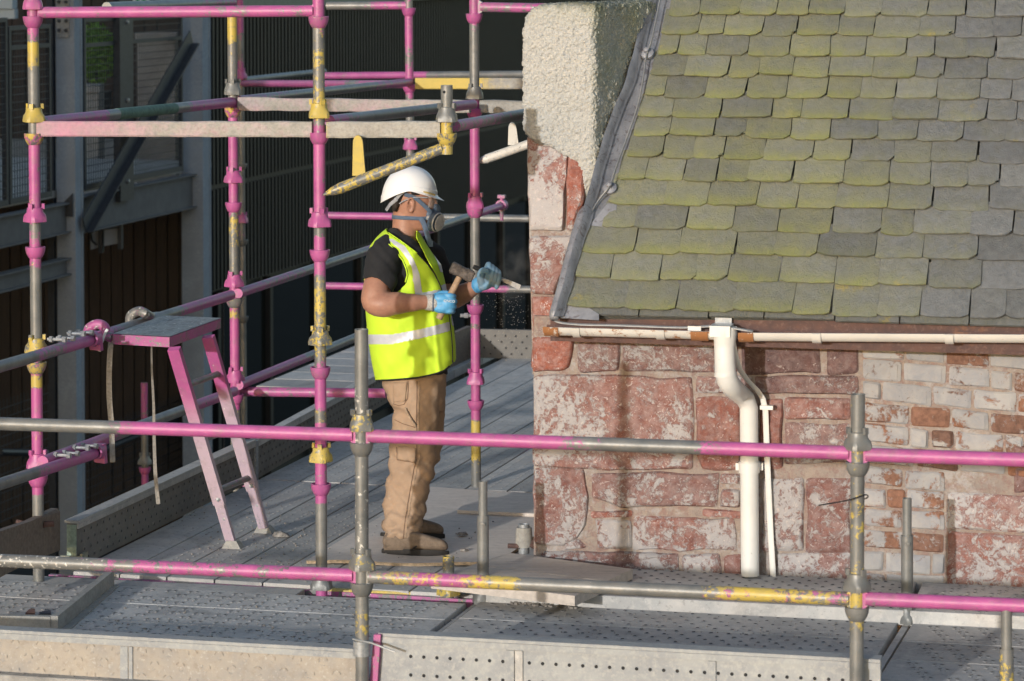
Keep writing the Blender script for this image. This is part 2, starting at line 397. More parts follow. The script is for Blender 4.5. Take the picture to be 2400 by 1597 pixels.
def woodmat(name, c1, c2, s=(1, 1, 14), rough=.75):
    t = NT(name, rough)
    v = t.scalev(*s); a = t.noise(6, 5, .6, v, .3); b = t.noise(40, 4, .6)
    g = t.mix(t.step(a, .35, .65), c1, c2); g = t.mix(t.math('MULTIPLY', t.step(b, .5, .75), .35), g, tuple(x * .6 for x in c2))
    t.base(g); t.bump(a, .3, .002); return t.m
M_PLY = woodmat('plywood_face', (.70, .62, .545), (.60, .53, .465), (1.5, 6, 6))
M_PLYE = simple('plywood_edge', (.62, .46, .30), .7, 0, .2, 60)
M_TIMB = woodmat('grey_timber', (.58, .50, .43), (.46, .395, .335), (1, 9, 9))
M_TIMBD = woodmat('weathered_timber', (.20, .155, .12), (.13, .10, .08), (.7, 9, 9))
M_BROWN = woodmat('brown_cladding', (.055, .036, .029), (.034, .024, .021), (8, 8, .6), .6)
t = NT('black_cladding', .55); t.base(t.mix(t.noise(3, 4), (.008, .008, .009), (.014, .0135, .0135))); M_BLACK = t.m
M_DKSTEEL = simple('dark_steel', (.05, .056, .068), .5, .3, .15, 20)
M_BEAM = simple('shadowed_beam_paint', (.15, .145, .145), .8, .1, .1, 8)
M_COLUMN = NT('zinc_column', .8, .1, .25)
t = M_COLUMN; k = t.sep(t.vor(60, out=1), 0); t.base(t.mix(t.step(t.noise(3, 5), .35, .65), t.mix(k, (.26, .29, .34), (.33, .365, .41)), (.25, .275, .31))); M_COLUMN = t.m
t = NT('window_glass', .06, 0, .5); t.base((.006, .008, .007)); M_PANE = t.m  # faint green reflection is tinted into the base colour
M_PLANTER = simple('pale_planter', (.5, .5, .5), .6, 0, .15, 5)
M_LEAF = simple('leaf_green', (.24, .46, .05), .6, 0, .25, 12)
M_CONC = simple('pale_paving', (.42, .395, .36), .85, 0, .12, 4, .2)
M_GROUND = simple('dark_ground', (.05, .047, .045), .9, 0, .2, 2)
M_SIGNW = simple('sign_white', (.7, .72, .7), .5, 0, .03)
M_SIGNG = simple('sign_green', (.04, .33, .14), .5, 0, .03)
M_STRAP = simple('grey_webbing', (.38, .35, .31), .85, 0, .2, 90, .3, .001)
M_FLAT = simple('grey_lamp_box', (.42, .43, .45), .5, 0, .05, 4)
M_WIRE = simple('grey_wire', (.34, .34, .34), .5, .4, .1)
M_CHIP = simple('stone_chip', (.34, .31, .28), .9, 0, .3, 60)
# ------------------------------------------------------------------ ground and the dark building behind
g = MB(); g.quad(Vector((-150, -60, -3.2)), Vector((150, -60, -3.2)), Vector((150, 220, -3.2)), Vector((-150, 220, -3.2)))
g.build('ground', M_GROUND, kind='structure', fix=False)

# unseen building added out of view to shade the walkway and the boarded walls
nb = MB(); nb.box(Vector((-19, 7.5, -3.2)), Vector((10, 0, 0)), YV * 11.7, ZV * 11.5); nb.box(Vector((-19.4, 7.1, 8.3)), Vector((10.8, 0, 0)), YV * 12.4, ZV * .35)
for i in range(4):
    for z in (-1.6, 1.8, 5.0): nb.box(Vector((-9.0, 8.6 + i * 3.0, z)), Vector((.05, 0, 0)), YV * 1.5, ZV * 1.9, 1)
nb.build('added_shade_building', [simple('grey_render', (.22, .21, .20), .9, 0, .1, 2), M_PANE], kind='structure')
MP = at(165, 600, 25.3)
def mp(px, py, off=0.0):           # on the dark building's long wall line (it runs along DV)
    return hit(px, py, MP + DN * off, DN)
def uz(p): return Vector((p.x, p.y, 0))
# black ribbed wall
bw = thing('black_building', 'long black ribbed metal building with dark glazing beneath, behind the whole scaffold', 'building', uz(mp(520, 600, -.1)) + ZV * -3.2)
a0 = uz(mp(503, 600, -.1)); b0 = uz(mp(1300, 600, -.1)) + DV * 6
L = (b0 - a0).length; zt = 2.12
m = MB(); m.box(a0 - DN * .25 + ZV * -.62, DV * L, DN * .2, ZV * (zt + .62)); m.build('wall_sheet', M_BLACK, bw)
m = MB(); nrib = int(L / .105)
for i in range(nrib):
    p = a0 + DV * (i * .105 + .02) - DN * .052
    m.box(p + ZV * .43, DV * .045, DN * .035, ZV * (zt - .43)); m.box(p - DN * .0 + ZV * -.6, DV * .045, DN * .035, ZV * .98)
m.build('cladding_ribs', M_BLACK, bw)
m = MB(); m.box(a0 - DN * .3 + ZV * zt, DV * L, DN * .36, ZV * .1); m.build('coping', simple('grey_green_coping', (.24, .26, .20), .6), bw)
m = MB(); m.box(a0 - DN * .6 + ZV * (zt + .1), DV * L, DN * .3, ZV * .5); m.build('upper_band', simple('pale_band', (.36, .35, .32), .7), bw)
# glazing below: panes between mullions
n = 0; x = 0.2
while x < L - 1.6:
    m = MB(); m.box(a0 + DV * (x + .05) - DN * .10 + ZV * -2.6, DV * 1.4, DN * .02, ZV * 1.9); m.build('window_pane', M_PANE, bw)
    m = MB(); m.box(a0 + DV * (x - .03) - DN * .12 + ZV * -3.2, DV * .08, DN * .09, ZV * 2.56); m.build('mullion', M_BLACK, bw)
    x += 1.5
m = MB(); m.box(a0 - DN * .25 + ZV * -3.2, DV * L, DN * .1, ZV * 2.56); m.build('plinth', M_BLACK, bw)
m = MB(); m.box(a0 - DN * .1 - DV * .32 + ZV * -3.2, DV * .2, DN * .1, ZV * 6.2); m.build('corner_trim', M_BROWN, bw)

# steel walkway: two H columns, beam, brace, guard panels
C1 = uz(MP); C2 = uz(mp(461, 600))
wk = thing('steel_walkway', 'raised steel walkway with mesh guard panels and a diagonal brace, behind the first tall upright', 'walkway', C1 + ZV * -3.2)
def hcol(c, w, nm='column', z0=-3.2, z1=6):
    m = MB(); t = .03
    m.box(c - DN * w / 2 - DV * w / 2 + ZV * z0, DN * w, DV * t, ZV * (z1 - z0))
    m.box(c - DN * w / 2 + DV * (w / 2 - t) + ZV * z0, DN * w, DV * t, ZV * (z1 - z0))
    m.box(c + DN * (w / 2 - t * .8) - DV * (w / 2 - t - .002) + ZV * z0, DN * t * .6, DV * (w - 2 * t - .004), ZV * (z1 - z0))
    return m.build(nm, M_COLUMN, wk)
k1 = hcol(C1, .17); k2 = hcol(C2, .215)
m = MB(); m.box(C1 - DN * .165 - DV * .10 + ZV * -3.2, DN * .06, DV * .05, ZV * 9.2); m.build('side_angle', M_DKSTEEL, wk)
# splice plates with bolts on the near column
for (py0, py1, mtl) in ((-20, 88, M_RIM),):
    p = C1 - DV * .1; z0 = at(145, py1, p.y).z; z1 = at(145, py0, p.y).z
    m = MB(); m.box(p - DN * .07 + ZV * z0, DN * .115, DV * .014, ZV * (z1 - z0)); pl = m.build('splice_plate', mtl, wk)
    for bx in (-.045, .02):
        for bz in (.06, .14, .30):
            m = MB(); m.lathe(p + DN * bx - DV * .002 + ZV * (z0 + bz), -DV, [(0, .02), (.014, .018), (.016, 0)], 8); m.build('bolt', M_DKSTEEL, pl)
z0 = at(145, 505, C1.y).z
m = MB(); m.prism([C1 - DV * .105 - DN * .07 + ZV * z0, C1 - DV * .105 + DN * .075 + ZV * z0, C1 - DV * .105 + DN * .075 + ZV * (z0 + .2), C1 - DV * .105 - DN * .07 + ZV * (z0 + .06)], -DV * .012); m.build('cleat', M_DKSTEEL, wk)
# main beam (I section) between and beyond the columns
zb1 = mp(300, 441).z; zb0 = mp(300, 517).z
def ibeam(p0, p1, z0, z1, nm, w=.1):
    d = p1 - p0; m = MB()
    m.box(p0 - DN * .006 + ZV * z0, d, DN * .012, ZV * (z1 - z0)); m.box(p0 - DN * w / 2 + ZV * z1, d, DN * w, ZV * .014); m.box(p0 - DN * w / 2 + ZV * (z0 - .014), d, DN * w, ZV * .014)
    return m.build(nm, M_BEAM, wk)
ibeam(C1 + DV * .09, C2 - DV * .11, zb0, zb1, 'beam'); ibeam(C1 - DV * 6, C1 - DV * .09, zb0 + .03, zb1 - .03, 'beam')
ibeam(C1 - DV * 6, C1 - DV * .09, zb0 - .33, zb0 - .21, 'lower_beam')
m = MB(); m.box(C2 - DV * 1.35 - DN * .75 + ZV * (zb0 - .03), DV * 1.3, DN * .7, ZV * .16); m.build('cross_beam', M_COLUMN, wk)
# diagonal angle brace
a = mp(447, 88, .12); b = mp(196, 530, .12)
m = MB(); ax = (b - a); pr = ax.normalized().cross(DN)
m.box(a - pr * .075, ax, pr * .15, DN * .012); m.box(a - pr * .075 + DN * .012, ax, pr * .014, DN * .06); m.build('brace', M_DKSTEEL, wk)
# mesh guard panels
def guard(px0, px1, py_t, py_b, off=-.02, midy=None):
    p0 = uz(mp(px0, 300, off)); p1 = uz(mp(px1, 300, off)); zt = mp(px0, py_t, off).z; zb = mp(px0, py_b, off).z
    d = p1 - p0; L = d.length; d = d / L; w = .035
    m = MB()
    m.box(p0 + ZV * zb, d * w, DN * w, ZV * (zt - zb)); m.box(p1 - d * w + ZV * zb, d * w, DN * w, ZV * (zt - zb))
    m.box(p0 + d * w + ZV * (zt - w), d * (L - 2 * w), DN * w, ZV * w); m.box(p0 + d * w + ZV * zb, d * (L - 2 * w), DN * w, ZV * w * 1.3)
    if midy is not None:
        zm = mp(px0, midy, off).z; m.box(p0 + d * w + ZV * zm, d * (L - 2 * w), DN * w, ZV * w)
    f = m.build('guard_frame', M_DKSTEEL, wk)
    m = MB(); x = w + .04
    while x < L - w: m.box(p0 + d * x + DN * .012 + ZV * (zb + w), d * .006, DN * .006, ZV * (zt - zb - 2 * w)); x += .05
    z = zb + w + .04
    while z < zt - w: m.box(p0 + d * w + DN * .019 + ZV * z, d * (L - 2 * w), DN * .006, ZV * .006); z += .062
    m.build('wire_mesh', M_DKSTEEL, f, kind='stuff')
guard(190, 272, 42, 446, midy=112); guard(296, 421, 40, 425, midy=103); guard(-60, 10, 45, 495); guard(14, 112, 62, 480, midy=118)
p = uz(mp(284, 300, 0)); m = MB(); m.box(p - DV * .16 + ZV * mp(284, 470).z, DV * .3, DN * .06, ZV * 2.2); pst = m.build('guard_post', M_DKSTEEL, wk)
for py in (52, 235, 425):
    m = MB(); m.lathe(p + DN * .06 + ZV * mp(284, py).z, DN, [(0, .02), (.018, .016), (.02, 0)], 8); m.build('bolt', M_RIM, pst)
# walkway floor and low rails below
m = MB(); m.box(C1 - DV * 6 - DN * 3.4 + ZV * (zb1 + .02), DV * 9.6, DN * 3.3, ZV * .06); m.build('walkway_floor', M_CONC, wk)
for (pa, pb) in (((205, 1068), (415, 985)), ((0, 1060), (118, 1062))):
    m = MB(); m.path([mp(pa[0], pa[1], -.5), mp(pb[0], pb[1], -.5)], .03, 8); m.build('low_rail', M_DKSTEEL, wk)
def lowmesh(px0, px1, y0, y1):
    a = mp(px0, y0, -.55); d = uz(mp(px1, y0, -.55)) - uz(a); L = d.length; d = d / L; zt = a.z; zb = mp(px0, y1, -.55).z; m = MB()
    x = 0
    while x < L: m.box(uz(a) + d * x + ZV * zb, d * .006, DN * .006, ZV * (zt - zb)); x += .07
    z = zb
    while z < zt: m.box(uz(a) + DN * .008 + ZV * z, d * L, DN * .006, ZV * .006); z += .08
    m.build('lower_mesh', M_DKSTEEL, wk, kind='stuff')
lowmesh(200, 425, 1010, 1210); lowmesh(-60, 118, 960, 1250)

# brown timber boarded walls: one under the walkway, one above it (both square to the view)
def boards(nm, lab, xa, xb, Y, z0, z1, wpx):
    w = wpx / FPX * Y; p0 = at(xa, 600, Y); n = int((xb - xa) / wpx) + 1
    bt = thing(nm, lab, 'wall', Vector(((p0.x + n * w / 2), Y + .05, z0)))
    m = MB(); m.box(Vector((p0.x, Y + .06, z0)), Vector((n * w, 0, 0)), YV * .1, ZV * (z1 - z0)); m.build('backing', M_BLACK, bt)
    for i in range(n):
        m = MB(); o = R.uniform(-.012, .012); g = .006
        m.pts8([Vector((p0.x + i * w + g, Y + o, z0)), Vector((p0.x + (i + 1) * w - g, Y + o + .01, z0)), Vector((p0.x + (i + 1) * w - g, Y + .06, z0)), Vector((p0.x + i * w + g, Y + .06, z0)),
                Vector((p0.x + i * w + g, Y + o, z1)), Vector((p0.x + (i + 1) * w - g, Y + o + .01, z1)), Vector((p0.x + (i + 1) * w - g, Y + .06, z1)), Vector((p0.x + i * w + g, Y + .06, z1))])
        m.build('board', M_BROWN, bt)
    return bt
boards('boarded_wall', 'wall of brown upright boards in shade beneath the steel walkway', -30, 520, 29.3, -3.2, zb0 - .02, 26.5)
boards('boarded_wall', 'brown boarded wall above the walkway floor, behind the green bush', -30, 480, 33.5, zb1, 5.5, 31)
Y = 33.2
# exit sign, pale planters, potted bush
m = MB(); p = at(309, -22, Y); s = Y / FPX
m.box(p, Vector((41 * s, 0, 0)), YV * .06, ZV * -(34 * s)); sg = m.build('exit_sign', M_SIGNW, label='white sign with a green panel fixed high on the brown boarded wall', cat='sign')
m = MB(); p2 = at(319, -18, Y); m.box(p2 - YV * .012, Vector((22 * s, 0, 0)), YV * .008, ZV * -(30 * s)); m.build('sign_panel', M_SIGNG, sg)
m = MB(); p3 = at(330, 3, Y - .02); m.ell(p3, Vector((4 * s, 0, 0)), ZV * 4 * s, YV * .005, 10, 6); m.build('sign_symbol', M_SIGNW, sg)
def planter(px0, px1, y0, y1, Y, lab):
    a = at(px0, y0, Y); b = at(px1, y1, Y); c = Vector(((a.x + b.x) / 2, Y + .2, b.z)); t = thing('planter', lab, 'planter', c, 'pale planters on the walkway')
    m = MB(); w = b.x - a.x; h = a.z - b.z; tk = .04
    for (o, u, v) in ((Vector((-w / 2, -.2, 0)), Vector((w, 0, 0)), YV * tk), (Vector((-w / 2, .2 - tk, 0)), Vector((w, 0, 0)), YV * tk), (Vector((-w / 2, -.2 + tk, 0)), Vector((tk, 0, 0)), YV * (.4 - 2 * tk)), (Vector((w / 2 - tk, -.2 + tk, 0)), Vector((tk, 0, 0)), YV * (.4 - 2 * tk))):
        m.box(c + o, u, v, ZV * h)
    m.build('box', M_PLANTER, t)
    m = MB(); m.box(c + Vector((-w / 2 - .02, -.225, h - .07)), Vector((w + .04, 0, 0)), YV * .024, ZV * .07); m.build('rim', M_PLANTER, t)
    m = MB(); m.box(c + Vector((-w / 2 + tk, -.2 + tk, h - .1)), Vector((w - 2 * tk, 0, 0)), YV * (.4 - 2 * tk), ZV * .03); m.build('soil', M_GROUND, t)
planter(320, 412, 78, 442, 30.6, 'tall pale grey planter box behind the mesh panel by the diagonal brace')
planter(190, 232, 200, 440, 30.2, 'shorter pale planter under the green bush')
bc = at(226, 125, 31.0); br = thing('potted_bush', 'bright green leafy bush behind the wire mesh of the walkway', 'bush', Vector((bc.x, bc.y, at(226, 210, 31).z)))
m = MB(); rr = random.Random(5)
for i in range(1500):
    u = rr.random(); th = rr.uniform(0, 6.283); ph = math.acos(rr.uniform(-1, 1)); r_ = u ** .4
    c = bc + Vector((math.sin(ph) * math.cos(th) * .21 * r_, math.sin(ph) * math.sin(th) * .2 * r_, math.cos(ph) * .33 * r_)) + Vector((nz((i, 3, 1), .8) * .03, 0, 0))
    a = Vector((rr.gauss(0, 1), rr.gauss(0, 1), rr.gauss(0, 1))).normalized(); b = a.orthogonal().normalized(); l = rr.uniform(.02, .035)
    m.quad(c - a * l, c + b * l * .45, c + a * l, c - b * l * .45)
m.build('foliage', M_LEAF, br, fix=False, kind='stuff')
m = MB(); m.path([Vector((bc.x, bc.y, at(226, 210, 31).z)), bc], .02, 8); m.build('stem', M_BROWN, br)
m = MB(); bp = Vector((bc.x, bc.y, at(226, 285, 31).z)); m.lathe(bp, ZV, [(0, 0), (.12, 0), (.16, .32), (.135, .32), (.12, .27), (0, .27)], 16); m.build('pot', M_DKSTEEL, br)
# pale lamp boxes under the beam
for (x0, x1, y0, y1, lab) in ((212, 231, 548, 586, 'small pale electrical box with a short black cable, under the walkway beam'), (244, 276, 540, 577, 'wider pale box clamped between two straps under the walkway beam')):
    a = at(x0, y0, 26.6); b = at(x1, y1, 26.6); m = MB(); m.box(a, Vector((b.x - a.x, .03, .02)), YV * .1, ZV * -(a.z - b.z)); lb = m.build('lamp_box', M_FLAT, label=lab, cat='electrical box', group='pale boxes under the walkway beam')
    m = MB(); m.box(Vector((b.x, a.y - .01, b.z - .03)), Vector((.035, 0, 0)), YV * .12, ZV * (a.z - b.z + .09)); m.build('bracket', M_DKSTEEL, lb)
    if x0 == 212: m = MB(); m.path([a + Vector((0, -.02, .02)), a + Vector((.02, -.05, -.06)), a + Vector((.06, -.03, -.1))], .009, 6); m.build('cable', M_BLACK, lb)
# bright roof edge at the top left corner, dark soffit beam below it
a = at(-60, 21, 30); m = MB(); m.box(a, Vector((.33 + .05, 0, 0)), YV * .3, ZV * .4); m.box(a + Vector((-.1, .02, -.1)), Vector((.5, 0, 0)), YV * .2, ZV * .095); m.build('roof_edge_panel', M_SIGNW, label='bright white panel edge at the very top of the walkway corner', cat='panel')

# ------------------------------------------------------------------ the old house
W0 = hz(1475, 1331, .05)
def wl(px, py, off=0.0): return hit(px, py, W0 + NY * off, NY)
EO = -.26                                    # eaves overhang
E0 = hit(1800, 741, W0 + NY * EO, NY)
RP = rad(50)
SU = NY * math.cos(RP) + ZV * math.sin(RP); RN = -NY * math.sin(RP) + ZV * math.cos(RP)
def rf(px, py, off=0.0): return hit(px, py, E0 + RN * off, RN)
def rfc(p): d = p - E0; return d.dot(EX), d.dot(SU)
def rpt(u, t, off=0.0): return E0 + EX * u + SU * t + RN * off
va, vb = rf(1325, 735), rf(1567, 41)
VS = Vector((vb.x - va.x, vb.y - va.y, 0)).normalized()
base = wl(1800, 1340); base.z = -3.2
house = thing('old_stone_house', 'old red sandstone house with whitewash remains, mossy slate roof and white downpipe', 'house', base)
wc0 = wl(1251, 1100); wc0.z = -3.2; wc0 += NY * .001
ez = E0.z - .06
m = MB(); m.box(wc0, EX * 7.5, NY * 6, ZV * (ez + 3.2))
m.pts8([Vector((p.x, p.y, 0)) + ZV * (ez if k < 4 else ez + 2.6) for k, p in enumerate([wc0 + NY * .35 + EX * .32, wc0 + EX * 7.5 + NY * .35, wc0 + EX * 7.5 + NY * 6, wc0 + NY * 6 + EX * .32, wc0 + NY * 2.6 + EX * .9, wc0 + EX * 7.5 + NY * 2.6, wc0 + EX * 7.5 + NY * 3.6, wc0 + NY * 3.6 + EX * .9])])
wall = m.build('wall', M_MORTAR, house)

def stone(parent, poly, plane=(None, None), mat=None, color=(.5, 1, .5, 1), proud=.02, nm='stone', rough=.012, seed=None, seg=.045, rnd=.013):
    p0, n = plane if plane[0] is not None else (W0, NY)
    rr = random.Random(seed if seed is not None else R.random())
    P3 = [hit(x, y, p0, n) for x, y in poly]
    u = (ZV.cross(n)).normalized() * -1; u = u if u.dot(EX) > 0 else -u; v = n.cross(u); v = v if v.z > 0 else -v
    o = sum(P3, Vector()) / len(P3)
    q = [((p - o).dot(u), (p - o).dot(v)) for p in P3]
    # round corners then resample
    pts = []
    N = len(q)
    for i in range(N):
        a, b, c = q[i - 1], q[i], q[(i + 1) % N]
        la = math.hypot(a[0] - b[0], a[1] - b[1]); lc = math.hypot(c[0] - b[0], c[1] - b[1]); r_ = min(rnd * rr.uniform(.5, 1.6), la * .4, lc * .4)
        A = (b[0] + (a[0] - b[0]) / la * r_, b[1] + (a[1] - b[1]) / la * r_); C = (b[0] + (c[0] - b[0]) / lc * r_, b[1] + (c[1] - b[1]) / lc * r_)
        pts += [A, ((A[0] + C[0]) / 4 + b[0] / 2, (A[1] + C[1]) / 4 + b[1] / 2), C]
    out = []
    for i in range(len(pts)):
        a, b = pts[i], pts[(i + 1) % len(pts)]; L = math.hypot(b[0] - a[0], b[1] - a[1]); k = max(1, int(L / seg))
        for j in range(k): out.append((lerp(a[0], b[0], j / k), lerp(a[1], b[1], j / k)))
    sd = rr.random() * 50
    out = [(x + nz((x * 9, y * 9, sd)) * rough * .9, y + nz((x * 9, y * 9, sd + 9)) * rough * .9) for x, y in out]
    m = MB(); K = len(out); prev = None
    w_ = max(abs(x) for x, _ in out); h_ = max(abs(y) for _, y in out); mn = min(w_, h_)
    ins = .010
    for (sc_, dz) in ((0, .03), (0, -.25), (.7, -.85), (1.4, -1), (None, -1.05), (.55, -1.1), (.22, -1.1)):
        ring = []
        for (x, y) in out:
            if sc_ is None: f = .8
            elif dz <= -1.1: f = sc_
            else: f = 1 - ins * sc_ / mn
            xx, yy = x * f, y * f
            d = .03 if dz > 0 else proud * dz + nz((xx * 14, yy * 14, sd + 3)) * rough * (1 if dz <= -1 else .4) + nz((xx * 40, yy * 40, sd + 5)) * rough * .45 * (dz <= -1)
            ring.append(m.vert(o + u * xx + v * yy + n * d))
        if prev:
            for k in range(K): m.face((prev[k], prev[(k + 1) % K], ring[(k + 1) % K], ring[k]))
        prev = ring
    m.face(prev)
    ob = m.build(nm, mat or M_STONE, parent, smooth='auto', color=color)
    return ob
def zq(*z): return [(1200 + x / 1.96, 760 + y / 1.96) for x, y in z]
def zr(x0, y0, x1, y1, s=0): return zq((x0, y0), (x1, y0 + s), (x1, y1 + s), (x0, y1))
# traced stones of the front: outline, whitewash, brightness, plum
ST = [
 (zq((95, 62), (288, 62), (286, 120), (262, 200), (225, 222), (96, 220)), .25, 1.15, 0), (zr(304, 68, 494, 218), .50, .95, .75), (zr(516, 62, 930, 224), .62, .9, .7),
 (zr(944, 60, 1040, 228), .4, .9, .8), (zr(1056, 76, 1420, 228), .28, .72, 1), (zr(1444, 78, 1594, 230), .3, .8, 1),
 (zq((97, 236), (460, 232), (832, 250), (838, 330), (822, 668), (440, 668), (100, 650)), .58, 1.0, .5), (zr(850, 240, 1098, 316), .62, 1, .7), (zr(1122, 238, 1592, 318), .5, .85, .9),
 (zq((850, 336), (1048, 336), (1050, 672), (880, 672), (842, 600)), .40, .95, .3), (zr(1140, 346, 1243, 668), .25, .95, .4), (zr(1252, 338, 1556, 438), .45, 1.05, .5), (zr(1250, 456, 1556, 640), .55, .95, .9),
 (zq((102, 660), (330, 664), (342, 720), (356, 800), (340, 930), (300, 985), (225, 1020), (104, 1014)), .52, .95, .6), (zq((366, 682), (944, 680), (944, 834), (500, 838), (366, 800)), .56, .92, .7), (zr(960, 690, 1050, 738), .5, 1, .7), (zr(966, 754, 1050, 836), .55, 1, .75),
 (zr(1150, 704, 1340, 1040), .66, .95, .7), (zr(1354, 704, 1556, 1046), .46, .9, .6), (zr(360, 856, 554, 888), .35, 1.1, .2), (zr(872, 852, 1046, 888), .4, 1.1, .3), (zr(384, 896, 548, 1034), .62, .95, .5), (zq((562, 884), (1020, 894), (1032, 1036), (544, 1036)), .56, .95, .4),
 (zq((240, 1000), (300, 985), (340, 1030), (250, 1034)), .5, 1, .7), (zq((134, 1042), (764, 1050), (768, 1180), (134, 1180)), .45, .85, .8), (zr(784, 1054, 960, 1180), .55, 1, .5), (zr(975, 1056, 1060, 1180), .4, 1, .4), (zr(1218, 1052, 1556, 1240), .66, 1, .7),
 (zq((1998, 766), (2420, 800), (2420, 960), (2000, 936)), .66, 1.1, .6), (zq((2000, 952), (2440, 976), (2440, 1330), (2000, 1300)), .50, 1.0, .3), (zr(2300, 556, 2440, 640), .2, .9, .8), (zr(2304, 655, 2440, 775), .3, .9, .8)]
for i, (pl, wa, brt, plum) in enumerate(ST):
    stone(wall, pl, color=(wa, brt, plum, 1), proud=.012 + .008 * R.random(), seed=100 + i, rough=.014)
# painted brick infill: courses drop to the right
for r_ in range(12):
    yb = 64 + r_ * 98; x = 1606 + R.uniform(-60, 0) - (60 if r_ % 2 else 0); slope = .085 if r_ < 7 else .05
    xmax = 2430 if r_ < 6 else 1990
    while x < xmax:
        w_ = R.choice((95, 205, 215, 225, 190, 110)) * R.uniform(.94, 1.06); x0, x1 = max(x, 1606), min(x + w_, xmax if r_ >= 6 else 2440); 
        if x1 - x0 > 28:
            ya = yb + (x0 - 1606) * slope + R.uniform(-3, 3); yc = yb + (x1 - 1606) * slope + R.uniform(-3, 3); h = 84 + R.uniform(-5, 4)
            pl = zq((x0 + 6, ya), (x1 - 6, yc), (x1 - 6, yc + h), (x0 + 6, ya + h))
            skip = r_ == 5 and x0 > 2290
            if not skip: stone(wall, pl, mat=M_BRICK, nm='brick', color=(R.uniform(.46, .74) if R.random() > .1 else .3, R.uniform(.9, 1.08), R.random(), 1), proud=.008 + R.random() * .007, seed=500 + r_ * 40 + int(x), rough=.009, seg=.05, rnd=.009)
        x += w_
# corner pier above the eaves, leaning back a little; roughcast block on top
zA, zB = wl(1300, 868).z, wl(1300, 420).z
lean = .18 / (zB - zA)
PN = (NY - ZV * lean).normalized(); PP = wl(1300, 868)
def pr(px, py): return hit(px, py, PP, PN)
m = MB(); fr = [pr(1246, 880) + NY * .02, pr(1330, 880) + NY * .02, pr(1352, 520) + NY * .02, pr(1372, 470) + NY * .02, pr(1372, 330) + NY * .02, pr(1233, 322) + NY * .02]
m.prism(fr, VS * 1.2 + ZV * 0); pier = m.build('corner_pier', M_MORTAR, house)
for i, (pl, wa, brt, plum) in enumerate([([(1236, 318), (1300, 330), (1330, 350), (1330, 410), (1322, 460), (1320, 540), (1242, 540)], .66, 1.1, .25), ([(1334, 352), (1372, 366), (1368, 470), (1346, 540), (1328, 540), (1329, 460)], .3, 1.15, 0),
    ([(1241, 551), (1344, 551), (1318, 640), (1300, 690), (1244, 690)], .5, 1.05, .55), ([(1247, 698), (1310, 698), (1304, 752), (1330, 790), (1328, 830), (1312, 862), (1248, 866)], .42, 1.15, .05)]):
    stone(pier, pl, plane=(PP, PN), color=(wa, brt, plum, 1), proud=.02, seed=900 + i)
BO = PP.dot(NY) + .17
def bl(px, py): return hit(px, py, NY * BO, NY)
poly = [(1220, 70), (1226, 42), (1240, 20), (1262, 9), (1393, 9), (1395, 400), (1376, 470), (1352, 505), (1350, 385), (1322, 370), (1290, 348), (1262, 338), (1236, 324), (1223, 300)]
m = MB(); m.prism([bl(x, y) for x, y in poly], VS * 1.5)
ob = m.build('roughcast_block', M_HARL, house)
add_mod(ob, 'BEVEL', width=.045, segments=4, limit_method='ANGLE', angle_limit=rad(50))
remesh(ob, .0055, 1)
b0 = W['roughcast_block' if 'roughcast_block' in W else ob.name]
me = ob.data; me.color_attributes.clear() if hasattr(me.color_attributes, 'clear') else None
ca = me.color_attributes.new('paint', 'FLOAT_COLOR', 'POINT')
ztop = bl(1300, 8).z
nn = [v.normal.copy() for v in me.vertices]
for v, nrm in zip(me.vertices, nn):
    p = v.co
    lump = nz(p, 60) * .005 + nz(p, 115, 4) * .007 + nz(p, 170, 9) * .003 + nz(p, 14, 7) * .006 + nz(p, 4, 2) * .012
    v.co = p + nrm * lump
    wp = p + base
    side = max(0, nrm.dot(EX)); ca.data[v.index].color = (min(1, side * .8 + max(0, (wp.z - ztop + .12) * 4)), max(0, min(1, (wp.z - ztop + .10) * 7)) * (1 if nrm.z > .2 or wp.z > ztop - .06 else .5), 0, 1)

